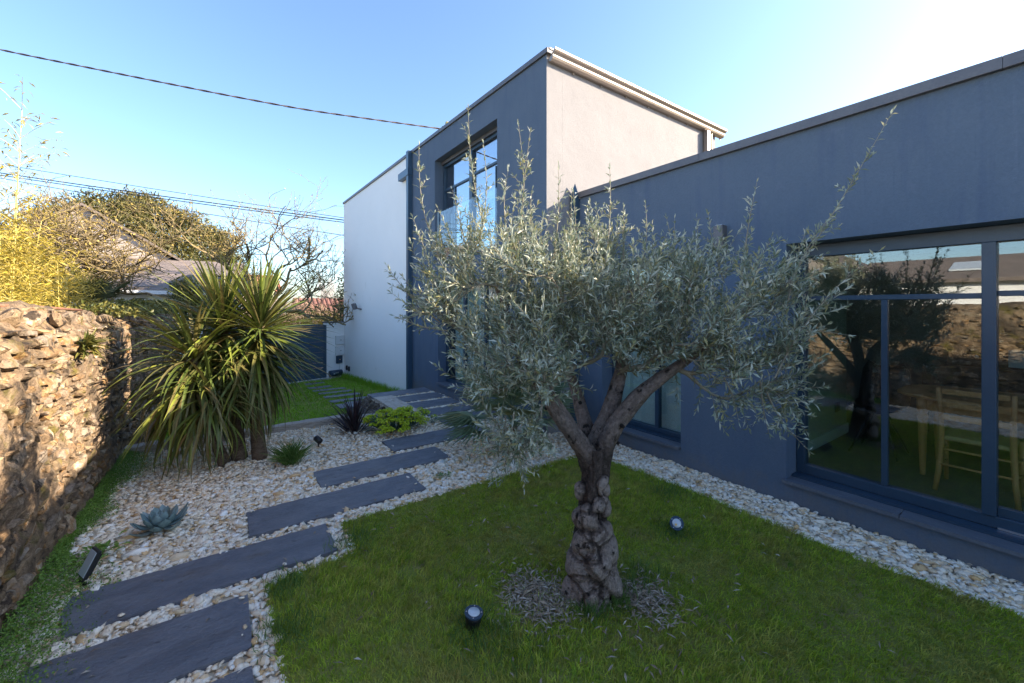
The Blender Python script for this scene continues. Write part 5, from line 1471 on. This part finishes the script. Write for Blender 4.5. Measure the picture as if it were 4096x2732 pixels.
# ---------------------------------------------------------------- neighbouring buildings
nh = thing('neighbour_house', 'pale gabled house behind the bare fruit trees', 'house', (-4.3, 24, .35))
b = MB(); b.poly([(-8.6, 22, .35), (-.2, 22, .35), (-.2, 22, 2.7), (-4.3, 22, 5.55), (-8.6, 22, 2.7)][::1]); b.poly([(-8.6, 30, .35), (-.2, 30, .35), (-.2, 30, 2.7), (-4.3, 30, 5.55), (-8.6, 30, 2.7)][::-1])
b.add([(-8.6, 22, .35), (-8.6, 30, .35), (-8.6, 30, 2.7), (-8.6, 22, 2.7)], [(0, 1, 2, 3)]); b.add([(-.2, 22, .35), (-.2, 22, 2.7), (-.2, 30, 2.7), (-.2, 30, .35)], [(0, 1, 2, 3)])
b.build('gable_wall', M['neigh_wall'], nh)
for s in (-1, 1):
    xe = -4.3 + s * 4.5
    V = [(-4.3, 21.8, 5.62), (xe, 21.8, 2.62), (xe, 30.2, 2.62), (-4.3, 30.2, 5.62)]
    V = V + [(x, y, z + .10) for x, y, z in V]
    MB().add(V, [(0, 1, 2, 3), (4, 7, 6, 5), (0, 4, 5, 1), (3, 2, 6, 7), (1, 5, 6, 2), (0, 3, 7, 4)]).build('roof', M['neigh_roof'], nh)
an_ = thing('annex', 'low white annex with brown grey slate roof in front of the gabled house', 'building', (-3.5, 19, .35))
MB().box(-8.5, .55, 17.6, 21.9, .35, 2.22).build('wall', M['plaster_white'], an_)
V = [(-8.8, 17.3, 2.25), (.8, 17.3, 2.25), (.8, 21.99, 3.65), (-8.8, 21.99, 3.65)]; V = V + [(x, y, z + .12) for x, y, z in V]
MB().add(V, [(0, 1, 2, 3), (4, 7, 6, 5), (0, 4, 5, 1), (3, 2, 6, 7), (1, 5, 6, 2), (0, 3, 7, 4)]).build('roof', M['neigh_roof'], an_)
MB().box(-8.8, .8, 17.22, 17.30, 2.22, 2.34).build('gutter', M['white_plastic'], an_)
# long house to the west, reflected in the sliding door
lh = thing('long_house', 'long low white house reflected in the sliding door glass', 'house', (-10, 0, .35))
MB().box(-13, -8, -12, 4.8, .35, 2.55).build('wall', M['plaster_white'], lh)
V = [(-7.8, -12.2, 2.52), (-7.8, 4.79, 2.52), (-10.5, 4.79, 3.35), (-10.5, -12.2, 3.35)]; V = V + [(x, y, z + .1) for x, y, z in V]
rf = MB().add(V, [(0, 1, 2, 3), (4, 7, 6, 5), (0, 4, 5, 1), (3, 2, 6, 7), (1, 5, 6, 2), (0, 3, 7, 4)]).build('roof', M['neigh_roof'], lh)
for y_ in (-1.2, 1.6):
    V = [(-8.6, y_, 2.89), (-8.6, y_ + .9, 2.89), (-9.5, y_ + .9, 3.165), (-9.5, y_, 3.165)]; V = V + [(x, y, z + .05) for x, y, z in V]
    MB().add(V, [(0, 1, 2, 3), (4, 7, 6, 5), (0, 4, 5, 1), (3, 2, 6, 7), (1, 5, 6, 2), (0, 3, 7, 4)]).build('skylight', M['lens'], rf)
b = MB(); b.poly([(-8.1, 4.81, .35), (-8.1, 9.5, .35), (-8.1, 9.5, 3.1), (-8.1, 7.15, 4.4), (-8.1, 4.81, 3.1)]); b.box(-13, -8.12, 4.82, 9.49, .35, 3.08)
b.build('gable_wall', M['neigh_wall'], lh)
for s in (-1, 1):
    ye = 7.15 + s * 2.55
    V = [(-7.9, 7.15, 4.45), (-7.9, ye, 3.02), (-13, ye, 3.02), (-13, 7.15, 4.45)]; V = V + [(x, y, z + .1) for x, y, z in V]
    MB().add(V, [(0, 1, 2, 3), (4, 7, 6, 5), (0, 4, 5, 1), (3, 2, 6, 7), (1, 5, 6, 2), (0, 3, 7, 4)]).build('roof', M['neigh_roof'], lh)
sh_ = thing('shading_house', 'unseen two storey house added beyond the flat roofed wing to block sun', 'house', (11.8, -8.6, -1))  # unseen house, added to shade the stone wall mirrored in the sliding door
MB().box(9.6, 14.0, -13.0, -4.2, -1.0, 7.0).build('wall', M['neigh_wall'], sh_)
V = [(9.3, -13.3, 7.0), (9.3, -3.9, 7.0), (11.8, -3.9, 7.3), (11.8, -13.3, 7.3), (14.3, -3.9, 7.0), (14.3, -13.3, 7.0)]
b = MB(); b.add(V, [(0, 1, 2, 3), (3, 2, 4, 5)]); b.poly([V[0], V[3], V[5]]); b.poly([V[1], V[4], V[2]]); b.poly([V[0], V[5], V[4], V[1]]); b.build('roof', M['neigh_roof'], sh_)
# tiled roofs across the lane
def tiled_house(label, x0, x1, y0, y1, ze, zr, m, base):
    root = thing('tiled_house', label, 'house', ((x0 + x1) / 2, (y0 + y1) / 2, base))
    MB().box(x0 + .3, x1 - .3, y0 + .3, y1 - .3, base, ze).build('wall', M['neigh_wall'], root)
    ym = (y0 + y1) / 2
    for s, ya in ((-1, y0), (1, y1)):
        n = 24 if s < 0 else 1
        V, F = [], []
        xs = np.linspace(x0, x1, n * 3 + 1) if s < 0 else np.array([x0, x1])
        for i, x in enumerate(xs):
            o_ = (.05 if i % 3 else 0) if s < 0 else 0
            V += [(x, ya, ze + o_), (x, ym, zr + o_)]
        F = [(2 * i, 2 * i + 2, 2 * i + 3, 2 * i + 1) for i in range(len(xs) - 1)]
        MB().add(V, F).build('roof', M[m], root)
    b = MB()
    for x in (x0 + .3, x1 - .3): b.poly([(x, y0 + .3, ze), (x, y1 - .3, ze), (x, ym, zr - .06)])
    b.build('gable', M['neigh_wall'], root)
tiled_house('orange tiled roof beyond the palm leaves', .6, 3.6, 34, 42, 2.9, 4.3, 'tile_roof', -1.5)
tiled_house('low dark red tiled roof across the lane near the white wall', 3.0, 8.2, 22.2, 26, 1.25, 2.25, 'tile_dark', -1.5)

# ---------------------------------------------------------------- trees beyond the wall
def bare_tree(name, label, loc, H, spread, m, seed, levels=4, nb=4, r0=.09, trunk=.25, buds=None, budm=None, lean=(0, 0), upk=.25, sides=5, group=None, wig=.18):
    r = np.random.default_rng(seed); root = thing(name, label, 'tree', loc, group)
    tr = MB(); br = MB(); bp = []
    def grow(p, d, L, rad, lev):
        n = max(4, int(L / .12)); P = [p]; q = p; dd = d
        for i in range(n):
            dd = unit((dd + r.normal(0, wig, 3) + upv * upk * .12)[None])[0]; q = q + dd * L / n; P.append(q)
        P = np.array(P); rr = np.linspace(rad, rad * .66, n + 1)
        (tr if lev == 0 else br).tube(P, rr, sides + 3 if lev == 0 else max(3, sides - lev), False)
        if lev >= levels - 1:
            for s in range(buds or 0):
                i = r.integers(1, n + 1); bp.append(P[i] + r.normal(0, .012, 3))
        if lev < levels:
            for k in range(nb + (lev > 0)):
                i = r.integers(max(1, int(n * (.45 if lev == 0 else .2))), n + 1)
                ax = unit((rand3(r) * [1, 1, .55])[None])[0]
                nd = unit((dd * .55 + ax * spread + upv * upk)[None])[0]
                grow(P[i], nd, L * r.uniform(.55, .85), rr[i] * .74, lev + 1)
    rand3 = lambda r: r.normal(size=3)
    grow(np.array(loc, float) - [0, 0, .1], unit(np.array([[lean[0], lean[1], 1.]]))[0], H * trunk, r0, 0)
    tr.build('trunk', m, root, True); o = br.build('branches', m, root, True); o['kind'] = 'stuff'
    if bp:
        k = len(bp); leaves_obj('buds', np.array(bp), rand_dirs(k) + [0, 0, .3], rand_dirs(k), rng.uniform(.02, .05, k) * (budm or 1), rng.uniform(.008, .016, k) * (budm or 1), M['bud'], root)
def leaf_cloud(name, label, cat, ells, n, L, W, m, trunk=None, surf=.45, seed=0, group=None, at=None, part='foliage', core=None):
    r = np.random.default_rng(seed)
    P, D, N = [], [], []
    vol = np.array([e[1][0] * e[1][1] * e[1][2] for e in ells]); cnt = (n * vol / vol.sum()).astype(int)
    for (c, rd), k in zip(ells, cnt):
        d = unit(r.normal(size=(k, 3))); rad = 1 - surf * r.random(k) ** 1.5
        lump = 1 + .10 * np.sin(d[:, 0] * 7 + c[0]) * np.sin(d[:, 1] * 6 + 1) + .08 * np.sin(d[:, 2] * 11 + d[:, 0] * 9)
        P.append(np.array(c) + d * np.array(rd) * (rad * lump)[:, None]); D.append(unit(r.normal(size=(k, 3))) + d * .6 + [0, 0, .2]); N.append(d + r.normal(0, .5, (k, 3)))
    P, D, N = map(np.concatenate, (P, D, N)); k = len(P)
    at = at or (ells[0][0][0], ells[0][0][1], ells[0][0][2] - ells[0][1][2])
    root = thing(name, label, cat, at, group)
    if trunk:
        b = MB(); b.tube(trunk[0], trunk[1], 8); b.build('trunk', M['lichen_bark'], root, True)
    leaves_obj(part, P, D, N, r.uniform(.7, 1.3, k) * L, r.uniform(.7, 1.3, k) * W, m, root)
    return root
bare_tree('fruit_tree', 'lichen covered bare fruit tree left of centre behind the stone wall', (-2.0, 11.6, .35), 4.4, .95, M['lichen_bark'], 5, 5, 4, .11, .50, 1, 1.3, (.05, 0), .16, 5, 'bare fruit trees behind the wall')
bare_tree('fruit_tree', 'spreading bare fruit tree between the bamboo and the gable', (-3.3, 13.2, .35), 4.2, .95, M['lichen_bark'], 8, 5, 4, .11, .46, 1, 1.3, (-.1, 0), .14, 5, 'bare fruit trees behind the wall')
bare_tree('fruit_tree', 'tall bare fruit tree with yellow buds right of the pine dome', (-.1, 17.2, -.9), 7.2, .85, M['lichen_bark'], 15, 5, 3, .15, .48, 3, 1.6, (.0, 0), .30, 5, 'bare fruit trees behind the wall')
# pine dome
ells = [((-4.3, 34, 4.6), (5.0, 5.0, 4.0))]
r = np.random.default_rng(2)
for _ in range(270):
    d = unit(r.normal(size=(1, 3)))[0]; d[2] = abs(d[2]) * 1.2 - .5; d = unit(d[None])[0]
    ells.append((tuple(np.array((-4.3, 34, 4.5)) + d * [4.7, 4.7, 3.7]), (r.uniform(.6, 1.1), r.uniform(.6, 1.1), r.uniform(.45, .8))))
ells = ells[1:]
leaf_cloud('pine_tree', 'broad dark green dome shaped pine behind the gabled house', 'tree', ells, 56000, .26, .036, M['pine'], (([(-4.3, 34, -1.5), (-4.2, 34, 3), (-4.3, 34, 6)], [.45, .35, .15])), .9, 3, at=(-4.3, 34, -1.5))
# bamboo
bm = thing('bamboo', 'yellow sunlit bamboo clump behind the stone wall at the left edge', 'bamboo', (-2.1, 7.2, .35))
P, D, N, L, W = [], [], [], [], []
r = np.random.default_rng(12)
CU = [(-1.93, 6.75, 4.05), (-1.99, 6.9, 3.6), (-2.1, 7.1, 3.3), (-2.05, 7.3, 2.9), (-2.3, 7.9, 2.7), (-1.75, 7.6, 2.4), (-2.5, 8.6, 2.9), (-1.9, 8.4, 2.35), (-1.65, 6.6, 2.3), (-2.1, 6.9, 2.6), (-2.7, 9.2, 2.8), (-1.8, 9.0, 2.2), (-2.0, 6.2, 2.5), (-2.35, 7.2, 3.1), (-1.7, 8.0, 2.15), (-2.2, 9.6, 2.2)]
for x, y, h in CU:
    top = np.array([x + r.normal(0, .12), y + r.normal(0, .12), h]); bot = np.array([x, y, .3])
    bx_, by_ = r.normal(0, .10, 2); S = np.array([bot + (top - bot) * t + [.04 * math.sin(3 * t) + bx_ * t ** 3, .04 * math.sin(2 * t) + by_ * t ** 3, 0] for t in np.linspace(0, 1, int(6 * h))])
    nS = len(S); b = MB(); b.tube(S, np.linspace(.012, .0025, nS), 6)
    for i in range(3, nS):
        for q in range(2):
            a = r.uniform(0, 6.28); l = r.uniform(.25, .55) * max(.65, 1.2 - i / nS); d = np.array([math.cos(a), math.sin(a), .75])
            e = S[i] + d * l
            b.tube([S[i], (S[i] + e) / 2 + [0, 0, .02], e], [.0035, .0025, .0015], 3, False)
            dens = 14 if S[i][2] < 2.6 else 9
            for s in range(dens):
                t = r.uniform(.25, 1.05); p = S[i] + (e - S[i]) * t
                P.append(p + r.normal(0, .03, 3)); aa = r.uniform(0, 6.28); D.append((math.cos(aa), math.sin(aa), r.uniform(-.9, .5))); N.append((r.normal(0, .5), r.normal(0, .5), 1)); L.append(r.uniform(.06, .12)); W.append(r.uniform(.006, .010))
    b.build('cane', M['bamboo'], bm, True)
for _ in range(6000):
    y = r.uniform(5.9, 10.2); x = -1.5 - .16 * (y - 5.5) * r.random() - r.random() * .7
    P.append((x, y, r.uniform(1.65, 2.75) - .22 * r.random() * (y - 6))); aa = r.uniform(0, 6.28); D.append((math.cos(aa), math.sin(aa), r.uniform(-.7, .8))); N.append((r.normal(0, .5), r.normal(0, .5), 1)); L.append(r.uniform(.06, .12)); W.append(r.uniform(.006, .010))
leaves_obj('foliage', np.array(P), np.array(D), np.array(N), np.array(L), np.array(W), M['bamboo_leaf'], bm, bend=.2)
fan_palm('windmill_palm', 'dark fan palm behind the wall below the bare fruit trees', (-2.0, 10.6, 1.25), 20, M['darkleaf'], 14, .8, .42)
# ivy along the wall top, shrubs
k = 5200; y = rng.uniform(6.6, 15.0, k); x = WX - .25 + rng.normal(0, .16, k); z = 1.72 + rng.uniform(-.04, .20, k) * (.6 + .4 * np.sin(y * 2.3) + .35 * (y - 6.6) / 8)
o = leaves_obj('ivy', np.c_[x, y, z], rand_dirs(k) + [.3, 0, .2], rand_dirs(k) + [.3, 0, .8], rng.uniform(.035, .07, k), rng.uniform(.015, .028, k), M['ivy'], None, at=(WX - .25, 10, 1.7))
tag(o, 'yellow green ivy trailing along the top of the stone wall', 'ivy', kind='stuff')
leaf_cloud('evergreen_shrub', 'dark leafy shrub in front of the annex roof, behind the palm', 'shrub', [((-.75, 15.9, 1.7), (.65, .6, 1.0)), ((-.95, 16.0, 2.3), (.42, .4, .5)), ((-.2, 16.2, 1.3), (.5, .5, .7))], 5200, .085, .026, M['ivy'], None, .8, 21, at=(-.75, 15.9, -.9))
leaf_cloud('evergreen_shrub', 'dark evergreen shrub against the far edge of the white wall', 'shrub', [((4.6, 19.2, 1.6), (.55, .6, 2.1)), ((4.1, 19.0, .7), (.5, .5, 1.4))], 4200, .10, .035, M['darkleaf'], None, .7, 22, at=(4.6, 19.2, -.95))
leaf_cloud('clipped_hedge', 'golden hedge beyond the gate beside the white wall', 'hedge', [((3.2, 18.4, .6), (1.0, .45, 1.05)), ((1.6, 18.2, .5), (1.1, .45, 1.0)), ((.1, 18.0, .45), (1.0, .45, 1.0))], 9000, .075, .028, M['bamboo_leaf'], None, .5, 23, at=(1.6, 18.2, -.95))
bare_tree('bare_shrub', 'pale tangled bare shrub left of the white wall', (3.4, 22.0, -1.0), 4.4, 1.1, M['palebark'], 33, 4, 7, .09, .40, None, None, (0, 0), .25, 4)
bare_tree('bare_shrub', 'pale bare shrub behind the palm tips', (2.2, 23.0, -1.0), 4.4, 1.1, M['palebark'], 34, 4, 7, .09, .40, None, None, (0, 0), .25, 4)
bare_tree('bare_tree', 'distant grey bare tree against the sky left of the white wall', (6.8, 37.0, -1.5), 8.0, .62, M['greybark'], 41, 5, 3, .12, .34, None, None, (0, 0), .55, 4)
bare_tree('bare_tree', 'distant grey bare tree behind the orange roof', (2.8, 40.0, -1.5), 7.0, .62, M['greybark'], 42, 5, 3, .12, .34, None, None, (0, 0), .55, 4)
